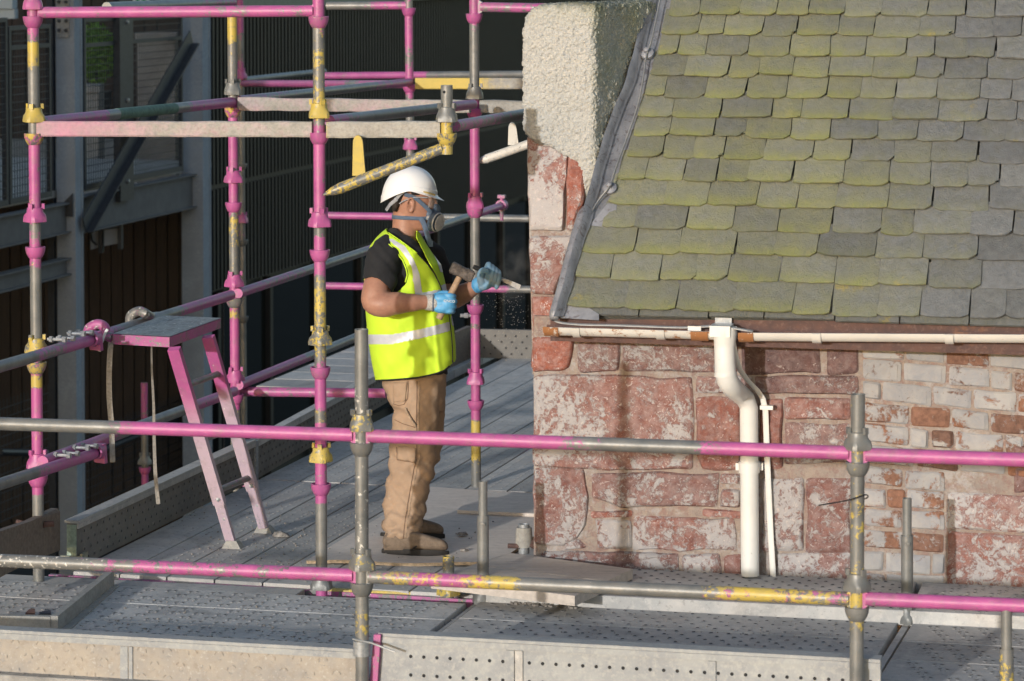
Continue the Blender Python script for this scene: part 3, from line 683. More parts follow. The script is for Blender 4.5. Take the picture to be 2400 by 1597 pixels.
# roof deck, slates
m = MB(); tmax = 2.45
m.prism([rf(1308, 742, -.03), rf(2700, 762, -.03), rpt(rfc(rf(2700, 762))[0], tmax, -.03), rpt(rfc(rf(1600, -60))[0], tmax, -.03)], -RN * .05)
roof = m.build('roof', M_SLATE, house, color=(.3, .6, .6, 1))
rows = [737, 668, 604.6, 547, 489, 434, 380, 329, 282, 235, 186, 137, 89, 43, 2, -38, -74]
left = [(-60, 1592), (41, 1567), (87, 1552), (133, 1544), (181, 1526), (229, 1516), (275, 1498), (324, 1486), (377, 1470), (428, 1452), (482, 1432), (541, 1415), (594, 1372), (658, 1353), (735, 1325)]
ts = [rfc(rf(1710, y))[1] for y in rows]; uR = rfc(rf(2470, 400))[0]
rs = random.Random(23)
for k in range(len(rows) - 1):
    ex = ts[k + 1] - ts[k]; u = rfc(rf(interp(rows[k], left), rows[k]))[0]; uL = u; first = True
    fac = 1 - .016 * k
    while u < uR:
        w_ = rs.choice((.15, .18, .2, .205, .215, .225, .245)) * fac * rs.uniform(.95, 1.05)
        if first and k % 2: w_ *= .72
        g = rs.uniform(.0006, .0026); xs = (u + g, u + w_ - g); first = False
        Lh = ex * 1.42; sk = rs.uniform(-.006, .008); dt = rs.uniform(-.007, .007); th = rs.uniform(.008, .014); sd = rs.random() * 90
        chipR = rs.random() < .6; cr = rs.uniform(.01, .036) if chipR else .008; cl = rs.uniform(.004, .02); nx, ny = 8, 5
        m = MB(); grid = []; gridb = []
        tilt = rs.uniform(-.005, .006); lift = rs.uniform(.015, .026)
        for j in range(ny):
            rowi = []; rowb = []
            for i in range(nx):
                fx = i / (nx - 1); x = lerp(xs[0], xs[1], fx); y0 = ts[k] + dt
                if j == 0:
                    if xs[1] - x < cr: y0 += cr * .75 * (1 - (xs[1] - x) / cr) ** 1.3
                    if x - xs[0] < cl: y0 += cl * .6 * (1 - (x - xs[0]) / cl)
                    y0 += nz((x * 22, sd, 1)) * .0035 + nz((x * 70, sd, 5)) * .0028
                fy = (0, .1, .38, .7, 1)[j]; y = lerp(y0, ts[k] + Lh, fy)
                xx = x + sk * (1 - fy) * -1 + (nz((y * 26, sd, fx * 3)) * .004 if i in (0, nx - 1) else 0)
                h = lerp(lift, -.004, fy) + tilt * (fx - .5) * 2 * (1 - fy)
                ragged = .0035 * (1 + nz((x * 40, y * 40, sd)))if j == 0 or i in (0, nx - 1) else 0
                top = h + th + nz((x * 16, y * 16, sd + 2)) * .0028 - ragged
                c = (1 if j == 0 else (.75 if j == 1 else .0), 0, 0, 1)
                rowi.append(m.vert(rpt(xx, y, top), c)); rowb.append(m.vert(rpt(xx, y, h), c))
            grid.append(rowi); gridb.append(rowb)
        for j in range(ny - 1):
            for i in range(nx - 1): m.face((grid[j][i], grid[j][i + 1], grid[j + 1][i + 1], grid[j + 1][i]))
        for i in range(nx - 1): m.face((gridb[0][i], gridb[0][i + 1], grid[0][i + 1], grid[0][i]))
        for j in range(ny - 1):
            m.face((gridb[j + 1][0], gridb[j][0], grid[j][0], grid[j + 1][0])); m.face((gridb[j][-1], gridb[j + 1][-1], grid[j + 1][-1], grid[j][-1]))
        px_, py_ = pxof(rpt((xs[0] + xs[1]) / 2, ts[k] + ex / 2))
        # moss is thickest up the roof and towards the skew, thin at the far right
        ms = .74 + .22 * (1 - min(1, abs(px_ - 1760) / 420)) - max(0, (px_ - 1960) / 420) * .62 - max(0, (py_ - 520) / 220) * .22 + rs.uniform(-.11, .11)
        ms = max(.02, min(1, ms)); br_ = rs.uniform(.88, 1.1)
        if rs.random() < .10: ms *= .55; br_ *= .86
        m.build('slate', M_SLATE, roof, smooth='auto', fix=False, color=(ms, br_, rs.random() * .6 + (.4 if px_ > 2000 else 0), 1))
        u += w_
# doubling course under the eaves
m = MB(); uu = rfc(rf(1335, 740))[0]
while uu < uR:
    w_ = rs.uniform(.2, .3); d = rs.uniform(-.012, .012); m.box(rpt(uu, ts[0] - .018 + d, -.004), EX * (w_ - .006), SU * .3, RN * .012); uu += w_
m.build('eaves_course', M_SLATE, roof, color=(.3, .8, .6, 1))
# lead: flat strip, upstand, roll, apron
lb = [(1299, 742), (1316, 690), (1330, 640), (1346, 580), (1366, 510), (1394, 400), (1434, 268), (1461, 214), (1496, 88), (1517, 0), (1540, -70)]
ld = MB(); ra = []; rb = []; rc = []
for i in range(60):
    y = lerp(742, -70, i / 59); xl = interp(-y, [(-b, a) for a, b in lb]); xr = interp(y, left) + 26
    w1 = nz((y * .02, 3, 1)) * 4; w2 = nz((y * .035, 8, 1)) * .008; w3 = nz((y * .06, 1, 6)) * .006
    ra.append(ld.vert(rf(xl - 3 + w1, y, .075 + w2))); rb.append(ld.vert(rf(xl + 14 + w1, y, .05 + w3))); rc.append(ld.vert(rf(xl + 22 + w1, y, .006 + w2 * .3))); 
    if i == 0: rd = []
    rd.append(ld.vert(rf(xr, y, .004)))
for i in range(59):
    for A, B in ((ra, rb), (rb, rc), (rc, rd)): ld.face((A[i], B[i], B[i + 1], A[i + 1]))
lead = ld.build('lead_flashing', M_LEAD, roof, smooth=True)
m = MB(); pts = [rf(interp(-y, [(-b, a) for a, b in lb]) - 1, y, .035) for y in (748, 735, 690, 640, 580, 540, 505, 486)]
m.path(pts, [.018, .024, .026, .027, .028, .028, .026, .012], 12); m.build('lead_roll', M_LEAD, lead, smooth=True)
m = MB(); m.prism([rf(1296, 745, .012), rf(1404, 752, .012), rf(1404, 738, .012), rf(1330, 690, .012), rf(1302, 720, .012)], RN * .004); m.build('lead_apron', M_LEAD, lead)
m = MB(); m.prism([rf(1382, 529, .012), rf(1440, 536, .012), rf(1446, 480, .012), rf(1424, 478, .012)], RN * .003); m.build('lead_soaker', M_LEAD, lead)

# rusty fascia, gutter with brackets, outlet and downpipe
go = EO - .02
gl = wl(1277, 771, go - .055); gr = wl(2440, 788, go - .055)
m = MB(); fz0 = wl(1500, 792, EO + .05).z; m.box(wl(1296, 770, EO + .045) * 1, EX * 4, NY * .02, ZV * .001) if False else None
f0 = wl(1290, 768, EO + .03); f0.z = E0.z - .135
m = MB(); m.box(f0, EX * 5, NY * .03, ZV * .125); m.build('fascia', M_RUST, house)
m = MB(); m.box(wl(1290, 768, EO + .062) * 1 + ZV * 0, EX * 5, NY * (-EO - .07), ZV * .02); m.build('soffit', M_RUST, house)
def gutter(p0, p1, r, nm, mt, z=0, col=0.0, parent=house, drop=.0):
    m = MB(); d = (p1 - p0); n = 10; rings = []
    for p in (p0, p0 + d * .25, p0 + d * .5, p0 + d * .75, p1):
        a = [m.vert(p + NY * (math.cos(math.pi + math.pi * k / n) * r) + ZV * math.sin(math.pi + math.pi * k / n) * r * 1.05, (col, 0, 0, 1)) for k in range(n + 1)]
        b = [m.vert(p + NY * (math.cos(math.pi + math.pi * k / n) * (r - .004)) + ZV * (math.sin(math.pi + math.pi * k / n) * (r - .004) * 1.05 + .001), (col, 0, 0, 1)) for k in range(n + 1)]
        rings.append((a, b))
    for i in range(4):
        for k in range(n):
            m.face((rings[i][0][k], rings[i][0][k + 1], rings[i + 1][0][k + 1], rings[i + 1][0][k]), 0); m.face((rings[i][1][k + 1], rings[i][1][k], rings[i + 1][1][k], rings[i + 1][1][k + 1]), 1)
        for e in (0, n): m.face((rings[i][0][e], rings[i][1][e], rings[i + 1][1][e], rings[i + 1][0][e]), 0)
    for (a, b) in (rings[0], rings[-1]):
        for k in range(n): m.face((a[k], a[k + 1], b[k + 1], b[k]), 0)
    return m.build(nm, mt, parent, smooth='auto')
GM = [M_GUTTER, M_RUST]
g1 = wl(1690, 776, go - .05); g2 = wl(1762, 778.5, go - .05)
gut = gutter(wl(1300, 765.5, go - .05), g1, .036, 'gutter', GM, col=.35); gutr = gutter(g2, wl(2450, 783, go - .05), .036, 'gutter', GM, col=.05)
gutter(wl(1277, 764, go - .05), wl(1312, 766, go - .05), .041, 'gutter_end', GM, col=.8, parent=house)
for (x0, x1, y, c, pa) in ((1345, 1362, 767, 0, gut), (1540, 1560, 772, 0, gut), (1622, 1662, 775, 1, gut), (1733, 1768, 778, .9, gutr), (1905, 1926, 780, 0, gutr), (2216, 2236, 782, 0, gutr)):
    gutter(wl(x0, y, go - .05), wl(x1, y + .4, go - .05), .0415, 'gutter_bracket', GM, col=c, parent=pa)
m = MB(); a = wl(1663, 770, go - .1); 
m.box(a + ZV * -.035, EX * .085 * 1.0, NY * .1, ZV * .045); m.lathe(wl(1699, 800, go - .05) + ZV * .03, -ZV, [(.05, -.03), (.052, .0), (.046, .03), (.044, .05)], 18)
m.build('gutter_outlet', M_WHITE, house, smooth='auto')
m = MB(); a = wl(1677, 742, EO + .02); m.box(a, EX * .07, -NY * .012, ZV * -.05); m.build('bracket_plate', M_GALV, house)
oT, oB = go - .05, -.075
pp = [wl(1698, 800, oT), wl(1699, 845, oT), wl(1700, 872, oT), wl(1705, 892, oT + .01), wl(1716, 908, oT + .04), wl(1732, 922, oB - .05), wl(1747, 936, oB - .012), wl(1755, 956, oB), wl(1756, 1100, oB), wl(1758, 1349, oB)]
m = MB(); m.path(pp, [.0435, .0435, .0445, .0445, .0435, .0415, .0405, .039, .039, .039], 20); dp = m.build('downpipe', M_WHITE, house, smooth='auto')
for (y0, y1, r_) in ((1082, 1108, .0445),):
    m = MB(); m.path([wl(1756, y0, oB), wl(1756, y1, oB)], r_, 20); m.build('pipe_collar', M_WHITE, dp, smooth='auto')
m = MB(); m.path([wl(1700, 874, oT), wl(1700.5, 882, oT)], .047, 20); m.build('pipe_collar', M_WHITE, dp, smooth='auto')
for sx in (-1, 1):
    m = MB(); m.box(wl(1756 + sx * 26 - 6, 1086, oB + .02), EX * .022, NY * .04, ZV * -.03); m.build('pipe_bracket', M_WHITE, dp)
# flat white earthing strap beside the pipe, grey tape over the roof edge
sp = [wl(1716, 793, oT - .01), wl(1722, 830, oT + .03), wl(1733, 865, oT + .08), wl(1752, 892, oB - .05), wl(1775, 915, oB - .01), wl(1788, 935, -.045), wl(1794, 965, -.04), wl(1799, 1100, -.04), wl(1806, 1250, -.04), wl(1812, 1352, -.04)]
m = MB(); m.path(sp, .0125, 8, flat=(.3, 1), upv=NY); m.build('earth_strap', M_WHITE, house, smooth='auto')
m = MB(); a = wl(1781, 951, -.06); m.box(a, EX * .055, NY * .03, ZV * -.017); m.build('strap_clip', M_WHITE, house)
wp_ = [rf(1556, -40, .07), rf(1545, 10, .06), rf(1527, 95, .06), rf(1515, 130, .05), rf(1508, 180, .04), rf(1497, 240, .035), rf(1478, 300, .03), rf(1456, 360, .035), rf(1440, 405, .05), rf(1428, 438, .055), rf(1402, 472, .03), rf(1380, 512, .03), rf(1367, 560, .025), rf(1346, 620, .03), rf(1318, 680, .035), rf(1299, 720, .05), rf(1294, 736, .05), wl(1297, 747, go - .03), wl(1312, 756, go - .04), wl(1360, 761, go - .03), wl(1450, 763, go - .03), wl(1600, 768, go - .04), wl(1680, 765, go - .07), wl(1765, 777, go - .08)]
def smoothpath(pts, k=4):
    out = []
    for i in range(len(pts) - 1):
        p0, p1, p2, p3 = pts[max(i - 1, 0)], pts[i], pts[i + 1], pts[min(i + 2, len(pts) - 1)]
        for j in range(k):
            t = j / k; out.append(.5 * ((2 * p1) + (p2 - p0) * t + (2 * p0 - 5 * p1 + 4 * p2 - p3) * t * t + (3 * p1 - p0 - 3 * p2 + p3) * t ** 3))
    return out + [pts[-1]]
m = MB(); m.path(smoothpath(wp_), .007, 8, flat=(1, .5), upv=RN); wire = m.build('conductor_tape', M_WIRE, house, smooth=True)
for (x, y, o_) in ((1515, 118, .055), (1428, 434, .055)):
    m = MB(); c = rf(x, y, o_); m.lathe(c - RN * .03, RN, [(0, 0), (.03, 0), (.03, .012), (.012, .02), (.012, .04), (0, .045)], 14); m.build('tape_clip', M_LEAD, wire, smooth='auto')
m = MB(); c = wl(1612, 765, go - .06); m.box(c, EX * .055, NY * .02, ZV * -.018); m.build('tape_clip', M_WHITE, wire)
# ------------------------------------------------------------------ scaffold
S1 = hz(91, 1360); S2 = hz(754, 1393); S4 = hz(1115, 1141)
S3 = uz(hit(550, 900, S1, DN)); S5 = uz(hit(962, 600, S1, DN)); S6 = uz(at(566, 600, 22.5))
F1 = uz(hz(846, 1632)); F2 = uz(hit(2009, 1500, F1, NY)); F3 = uz(hit(2358, 1500, F1, NY))
I1 = hz(1132, 1405); I2 = hz(2127, 1456)
def PO(px, py, o=0.0): return hit(px, py, S1 + DN * o, DN)      # outer line of the return
def PI(px, py, o=0.0): return hit(px, py, S2 + DN * o, DN)      # inner line of the return
def PA(px, py, o=0.0): return hit(px, py, F1 + NY * o, NY)      # front line
def PB(px, py, o=0.0): return hit(px, py, S2 + NY * o, NY)      # second line
TR = .0245
def ztab(zs, x):
    zs = [tuple(z) + (0.0,) * (4 - len(z)) for z in zs]
    return (interp(x, zs, 1), interp(x, zs, 2), interp(x, zs, 3), 1)
def cup(mb, c, kind, col, rt=TR, rot=0):
    if kind == 'b':
        mb.lathe(c, ZV, [(rt - .001, -.030), (rt + .004, -.026), (rt + .012, -.012), (rt + .017, .004), (rt + .0185, .020), (rt + .0145, .021), (rt + .010, .006), (rt, .002)], 20, col=col)
    else:
        lug = lambda k, r, h: 1.0 + (.16 if (k + rot) % 5 in (0, 1) and r > rt + .012 else 0)
        mb.lathe(c, ZV, [(rt, .036), (rt + .009, .034), (rt + .011, .016), (rt + .016, .002), (rt + .019, -.016), (rt + .019, -.026), (rt + .006, -.026)], 20, col=col, mod=lug)
        for a in (.6 + rot, 2.7 + rot, 4.8 + rot):
            u = Vector((math.cos(a), math.sin(a), 0)); w = ZV.cross(u)
            k = mb.col; mb.col = col; mb.box(c + u * (rt + .004) - w * .009 + ZV * .03, w * .018, u * .012, ZV * .022); mb.col = k
def std(name, label, Y, pt, pb, zones, cups, group='upright scaffold standards', r=TR, openend=True, seglen=.02):
    top = at(pt[0], pt[1], Y); bot = at(pb[0], pb[1], Y)
    t = thing(name, label, 'scaffold tube', bot, group)
    n = max(6, int((top - bot).length / seglen)); pts = [bot.lerp(top, i / n) for i in range(n + 1)]
    m = MB(); m.path(pts, r, 20, cap=False, cols=[ztab(zones, pxof(p)[1]) for p in pts])
    c = ztab(zones, pt[1])
    if openend: m.lathe(top, ZV, [(r, 0), (r - .004, 0), (r - .004, -.12)], 20, col=(c[0] * .3, c[1] * .3, 0, 1))
    m.build('tube', M_PAINT, t, smooth='auto', fix=False)
    for i, (py, kd, p, y) in enumerate(cups):
        z = at(0, py, Y).z; f = (z - bot.z) / (top.z - bot.z); c = bot.lerp(top, f)
        m = MB(); cup(m, c, kd, (p, y, 0, 1), r, rot=i * 2 + len(label)); m.build('top_cup' if kd == 't' else 'bottom_cup', M_PAINT, t, smooth='auto')
    return t
def ledger(label, p0, p1, zones, group='tubular scaffold ledgers', r=TR, ends='', name='ledger_tube', cat='scaffold tube'):
    """zones (px, pink, yellow[, white]) in photo columns"""
    t = thing(name, label, cat, p0, group)
    n = max(6, int((p1 - p0).length / .025)); pts = [p0.lerp(p1, i / n) for i in range(n + 1)]
    m = MB(); m.path(pts, r, 20, cols=[ztab(zones, pxof(p)[0]) for p in pts]); m.build('tube', M_PAINT, t, smooth='auto', fix=False)
    d = (p1 - p0).normalized(); sd = d.cross(ZV).normalized()
    for k, p, s in (('a', p0, 1), ('b', p1, -1)):
        if k in ends:
            m = MB(); m.col = ztab(zones, pxof(p)[0]); e = p - d * s * .012
            out = []
            for a in range(9):
                h = -1 + a / 4; out.append(e + ZV * h * .036 + d * s * (.030 * (1 - abs(h) ** 2.2)))
            m.prism([e - ZV * .036 - d * s * .006] + out + [e + ZV * .036 - d * s * .006], sd * .026); 
            for q in range(len(m.v)): m.v[q] = m.v[q] - sd * .013
            m.build('ledger_blade', M_PAINT, t, smooth='auto')
    return t
def transom(label, p0, p1, zones, h=.06, w=.045, mat=None, name='transom', group='flat sided transoms', rag=.0):
    d = p1 - p0; L = d.length; d.normalize(); s = d.cross(ZV).normalized(); m = MB(); n = max(4, int(L / .03)); pr_ = None
    for i in range(n + 1):
        p = p0 + d * (L * i / n); c = ztab(zones, pxof(p)[0]); e = nz((L * i / n * 7, p0.x, 3)) * rag
        ring = [m.vert(p + s * a * w / 2 + ZV * b, c) for a, b in ((-1, -h / 2 + .006 - abs(e)), (-.8, -h / 2 - abs(e)), (.8, -h / 2 - abs(e)), (1, -h / 2 + .006), (1, h / 2 - .006), (.8, h / 2 + e * .5), (-.8, h / 2 + e), (-1, h / 2 - .006 + e))]
        if pr_:
            for k in range(8): m.face((pr_[k], pr_[(k + 1) % 8], ring[(k + 1) % 8], ring[k]))
        else: m.face(ring[::-1])
        pr_ = ring
    m.face(pr_)
    return m.build(name, mat or M_CAKED, smooth='auto', fix=False, label=label, cat='transom', group=group)

# uprights
std('scaffold_standard', 'tall pink, yellow and bare steel upright crossing the steel walkway, beside the stepladder', S1.y, (76, -60), (91, 1372),
    [(-60, 1, 0), (66, 1, .1), (76, .8, .5), (84, .45, .2), (96, .5, .3), (104, .1, .8), (150, .1, .75), (165, 0, .15), (280, 0, .1), (318, .1, .1), (338, .9, .25), (500, 1, .28), (520, .8, .2), (526, .2, .3), (545, .5, .1), (555, .35, .0), (575, .8, .1), (600, .9, .35), (622, .8, .3), (632, .3, .1), (660, 0, .3), (700, 0, .2), (790, 0, .0), (830, .2, .3), (868, .85, .3), (882, .9, .2), (884, .1, 1), (904, .1, 1), (906, 1, .15), (1000, .85, .3), (1060, .8, .25), (1100, 1, 0), (1162, 1, 0), (1165, 0, 0), (1400, 0, 0)],
    [(8, 't', 1, .1), (50, 'b', .9, .2), (272, 't', 0, .8), (324, 'b', .6, .5), (506, 't', 1, 0), (590, 'b', .9, .0), (812, 't', .1, .6), (860, 'b', .5, .55), (1082, 't', 1, .1), (1126, 'b', 1, .1)])
std('scaffold_standard', 'pink upright with long mottled yellow stretches, just behind the worker\'s back', S2.y, (746, -60), (754, 1420),
    [(-60, 1, 0), (40, 1, .1), (58, .5, .6), (75, .4, .4), (90, .2, .3), (150, .05, .55), (190, 0, .35), (225, .05, .5), (268, .1, .8), (290, .6, 0), (320, .9, 0), (345, .9, .3), (360, .85, .2), (520, .95, 0), (530, .2, .1), (548, .35, .1), (556, .9, 0), (640, .9, .1), (655, .3, .4), (690, .1, .65), (720, .0, .55), (790, .1, .5), (820, .3, .5), (850, .5, .2), (885, .9, .1), (960, .9, .15), (965, .2, .5), (985, .2, .5), (990, .9, .1), (1080, .8, .1), (1175, .9, .25), (1181, .9, .1), (1184, 0, .05), (1360, 0, .0), (1374, 1, 0), (1420, 1, 0)],
    [(50, 'b', .8, .3), (262, 't', .1, .75), (322, 'b', .8, .2), (517, 't', 1, .05), (597, 'b', .95, .05), (794, 't', .2, .5), (872, 'b', .9, .15), (1068, 't', .25, .65), (1145, 'b', .9, .15), (1366, 't', 0, .05)])
std('scaffold_standard', 'slimmer pink upright with a yellowed grey top, behind the stepladder beside a blurred tube', S3.y, (543, -60), (553, 1150),
    [(-60, .9, .1), (38, .3, .8), (85, .1, .7), (120, 0, .3), (200, 0, .3), (222, .3, .1), (262, .9, .3), (275, 1, .1), (385, 1, 0), (398, .2, .1), (412, 1, 0), (490, .9, .2), (520, .3, .6), (560, .1, .4), (650, .05, .25), (680, .9, .2), (712, .8, .3), (745, .5, .7), (752, 1, 0), (960, 1, 0), (966, .1, .5), (1000, .1, .4), (1150, 0, .1)],
    [(210, 't', .1, .1), (262, 'b', .7, .5), (416, 't', 1, 0), (484, 'b', 1, .1), (660, 't', 1, .05), (708, 'b', .4, .3), (884, 't', 1, 0), (934, 'b', 1, 0)])
std('scaffold_standard', 'pink upright with yellow foot, standing between the worker and the stone corner', S4.y, (1111, -60), (1116, 1148),
    [(-60, 1, 0), (48, .9, .1), (60, .4, 0), (80, .3, 0), (90, .05, 0), (205, 0, 0), (235, .8, 0), (265, 1, 0), (385, 1, 0), (388, .3, .1), (396, .9, 0), (490, 1, .1), (508, .4, .2), (520, .1, .15), (690, .05, .25), (712, .6, 0), (745, .9, 0), (770, .4, .4), (776, .9, .05), (980, 1, 0), (985, .1, .95), (1065, .0, .8), (1085, 0, .3), (1140, 0, .25)],
    [(42, 'b', .8, .1), (220, 't', .2, .2), (264, 'b', 1, 0), (476, 't', 1, 0), (497, 'b', .8, .05), (724, 'b', .9, .1), (888, 't', 1, 0), (948, 'b', 1, 0)])
std('scaffold_standard', 'out of focus pink and grey upright against the black wall, above the white helmet', S5.y, (957, -60), (965, 700),
    [(-60, .6, 0), (20, .4, 0), (40, .9, 0), (95, 1, 0), (105, .1, 0), (120, .6, .1), (150, .3, 0), (158, 1, 0), (215, 1, 0), (225, .3, 0), (330, .1, 0), (350, .5, 0), (365, .2, 0), (700, .3, 0)],
    [(27, 'b', 1, 0), (206, 'b', 1, 0), (340, 't', 1, 0)], seglen=.05)
std('scaffold_standard', 'blurred grey upright with one pink patch, directly behind the slimmer pink upright', S6.y, (562, -60), (572, 1010),
    [(-60, .9, 0), (70, .9, 0), (90, .2, 0), (120, .3, 0), (170, .9, 0), (185, .8, 0), (200, .05, 0), (510, .1, 0), (520, .3, 0), (560, .35, 0), (600, .1, 0), (1010, 0, .1)],
    [(176, 't', .9, 0), (390, 'b', 0, 0), (514, 't', .9, 0), (568, 'b', .1, 0), (748, 'b', 0, 0)], seglen=.05)
std('scaffold_standard', 'grey nearest upright splashed with white paint, in front of the worker', F1.y, (847, 772), (849, 1680),
    [(772, 0, 0, .05), (900, 0, 0, .14), (955, 0, 0, .36), (1000, 0, .05, .08), (1030, 0, .12, .42), (1070, 0, 0, .1), (1100, 0, 0, .24), (1290, 0, 0, .26), (1325, 0, .15, 0), (1420, 0, .1, 0), (1428, 0, .5, 0), (1490, 0, .45, 0), (1500, 0, .1, 0), (1680, 0, .1, 0)],
    [(992, 't', 0, .45), (1050, 'b', 0, .15), (1318, 't', 0, .35), (1378, 'b', 0, .05)])
fs2 = std('scaffold_standard', 'grey nearest upright with yellow flecks, in front of the painted brickwork', F2.y, (2011, 924), (2007, 1680),
    [(924, 0, .15), (940, 0, .4), (960, 0, .1), (1030, 0, .1), (1060, 0, .45), (1120, 0, .2), (1150, 0, .4), (1230, 0, .45), (1300, 0, .25), (1350, 0, .5), (1390, 0, .6), (1470, 0, .45), (1484, 0, .4), (1487, 0, 0), (1680, 0, 0)],
    [(1036, 't', 0, .1), (1096, 'b', 0, .3), (1367, 't', .1, .15), (1436, 'b', 0, .25)])
std('scaffold_standard', 'short grey standard with a narrower spigot, crossing the lower rail below the brickwork', F3.y, (2359, 1520), (2360, 1680), [(1520, 0, .35), (1600, 0, .5), (1680, 0, .4)], [], openend=False)
def spigot(label, Y, px, y0, y1, col, par_r=.019):
    m = MB(); a = at(px, y1, Y); b = at(px, y0, Y); m.path([a, b], par_r, 16, cap=False, cols=[col, col]); m.lathe(b, ZV, [(par_r, 0), (par_r - .003, 0), (par_r - .003, -.1)], 16, col=(0, 0, 0, 1))
    return m
p_ = [o for o in COL.objects if o.name.startswith('scaffold_standard')][-1]
spigot('', F3.y, 2359, 1420, 1522, (0, .15, 0, 1)).build('spigot', M_PAINT, p_, smooth='auto')
for (nm, Y, pt, pb, sy, cu) in (('thin topped galvanised stub upright beside the plywood sheet', I1.y, (1132, 1208), (1132, 1420), 1128, 1398), ('thin topped galvanised stub upright before the painted bricks, near the second grey post', I2.y, (2126, 1255), (2126, 1470), 1168, 1444)):
    s_ = std('scaffold_standard', nm, Y, pt, pb, [(1100, 0, 0), (1500, 0, 0)], [(cu, 't', 0, 0)], openend=True)
    spigot('', Y, pt[0], sy, pt[1] + 4, (0, 0, 0, 1), .0185).build('spigot', M_PAINT, s_, smooth='auto')
    m = MB(); c = at(pt[0], pt[1] + 18, Y); m.lathe(c - YV * .02, -YV, [(0, .012), (.009, .011), (.01, 0)], 8); m.build('pin', M_PAINT, s_)
t = std('scaffold_standard', 'tiny yellow topped stub sticking up at the edge of the plywood by the boot toe', S2.y - .08, (1051, 1304), (1051, 1400), [(1300, 0, .7), (1312, 0, .35), (1400, 0, .3)], [(1380, 't', 0, .6)], openend=False)

# front guard rails
P1 = lambda *a: [x for x in a]
ledger('upper front guard rail, bare grey then bright pink, ending at the white splashed post', PA(-240, 986), PA(829, 1020), [(-240, 0, 0), (235, 0, .02), (270, .35, 0), (295, .95, 0), (420, .93, 0), (829, 1, 0)], ends='b', group='front guard rails')
ledger('upper front guard rail, pink with bare grey middle, crossing the tan trousers and the stonework', PA(865, 1022), PA(1990, 1062), [(865, .75, 0), (900, .95, 0), (1270, .9, 0), (1330, .6, 0), (1420, .25, 0), (1520, .05, 0), (1600, .1, 0), (1660, .7, 0), (1700, 1, 0), (1990, .95, 0)], ends='ab', group='front guard rails')
ledger('upper front guard rail, all pink, passing the painted brickwork from the yellow flecked post', PA(2030, 1066), PA(2640, 1086), [(2030, .9, 0), (2100, .9, .05), (2640, 1, .05)], ends='a', group='front guard rails')
ledger('lower front guard rail, pink with shiny bare patches, below the stepladder', PA(-240, 1304), PA(829, 1349), [(-240, .05, 0, .4), (180, .1, 0, .25), (230, .4, 0, .2), (300, .62, 0), (420, .7, 0), (600, .72, 0), (780, .85, 0), (829, .8, 0)], ends='b', group='front guard rails')
ledger('lower front guard rail, flaked yellow and pink at both ends and bare grey between', PA(865, 1352), PA(1990, 1404), [(865, .3, .1), (885, .3, .35), (930, .5, .5), (990, .75, .48), (1050, .85, .4), (1120, .6, .55), (1200, .3, .7), (1230, 0, .3), (1280, 0, .05), (1620, 0, .12), (1660, .4, .42), (1700, .62, .56), (1750, .62, .68), (1790, .5, .78), (1830, .6, .62), (1900, .45, .52), (1990, .4, .45)], ends='ab', group='front guard rails')
ledger('lower front guard rail, pink beneath a dusty top, crossing the short spigot post', PA(2030, 1404), PA(2640, 1430), [(2030, .8, 0), (2070, .65, 0), (2100, .95, 0), (2640, 1, 0)], ends='a', group='front guard rails')
# clamp band and pin on the first post, tie wire on the second
m = MB(); c = at(848, 1519, F1.y); m.lathe(c - ZV * .027, ZV, [(.0245, 0), (.0315, 0), (.0315, .054), (.0245, .054)], 20); m.path([at(826, 1498, F1.y - .03), at(870, 1507, F1.y - .02), at(927, 1529, F1.y - .05)], .004, 6)
m.build('board_clamp', M_GALV, smooth='auto', label='grey clamp band with a sticking out pin, low on the white splashed post', cat='clamp')
m = MB(); m.path(smoothpath([at(1918, 1185, F2.y - .06), at(1960, 1178, F2.y - .05), at(1995, 1171, F2.y - .035), at(2028, 1160, F2.y - .03), at(2034, 1166, F2.y), at(2020, 1172, F2.y + .03)]), .0025, 6)
m.build('tie_wire', M_BLACK, smooth=True, label='thin black tie wire wound on the yellow flecked post', cat='wire')

# ledgers of the bays behind
ledger('top pink ledger between the two tall uprights by the walkway', at(94, 30, S1.y), at(736, 26, S2.y), [(94, .75, 0), (170, .85, 0), (340, .9, 0), (520, .65, 0), (640, .9, 0), (690, .6, 0), (736, .7, 0)], ends='ab')
ledger('purple ledger with a faded green band, rising behind the caked transom near the walkway', PO(96, 287), PO(543, 240), [(96, .7, 0), (240, .75, 0), (262, .1, 0), (400, .1, 0), (430, .3, 0), (450, .8, 0), (543, .9, 0)], r=.0255)
m = MB(); a, b = PO(273, 268), PO(408, 254.5); m.path([a, b], .0263, 20); m.build('green_band', simple('faded_green', (.105, .20, .15), .7, 0, .2, 30), [o for o in COL.objects if o.name.startswith('ledger_tube')][-1], smooth='auto')
ledger('thin dark tube at the very top behind the pink ledger, under the exit sign', PO(250, 18), PO(545, 6), [(250, .0, 0), (400, .2, 0), (545, .7, 0)])
transom('long cement-caked transom, pinkish near the tall yellow and pink post', at(90, 302, S1.y), at(734, 303, S2.y), [(90, .55, 0), (160, .75, 0), (300, .45, 0), (420, .3, 0), (735, .25, 0)], rag=.004, h=.064)
transom('shorter caked transom under the hop-up bracket, above the white helmet', PB(768, 304), PB(1034, 303), [(768, .05, .5), (790, .05, .0), (1034, .1, .1)], rag=.008, h=.066)
transom('pale purple transom further back, passing behind the mottled yellow post', hit(560, 243, S3, NY), hit(1102, 250, S3, NY), [(560, .4, 0), (640, .3, 0), (820, .35, 0), (1102, .2, .1)], rag=.006, h=.062)
transom('caked grey transom running to the roughcast block', hit(1126, 249, S4, NY), hit(1300, 253, S4, NY), [(1126, .1, 0), (1300, .1, .05)], rag=.008, h=.062)
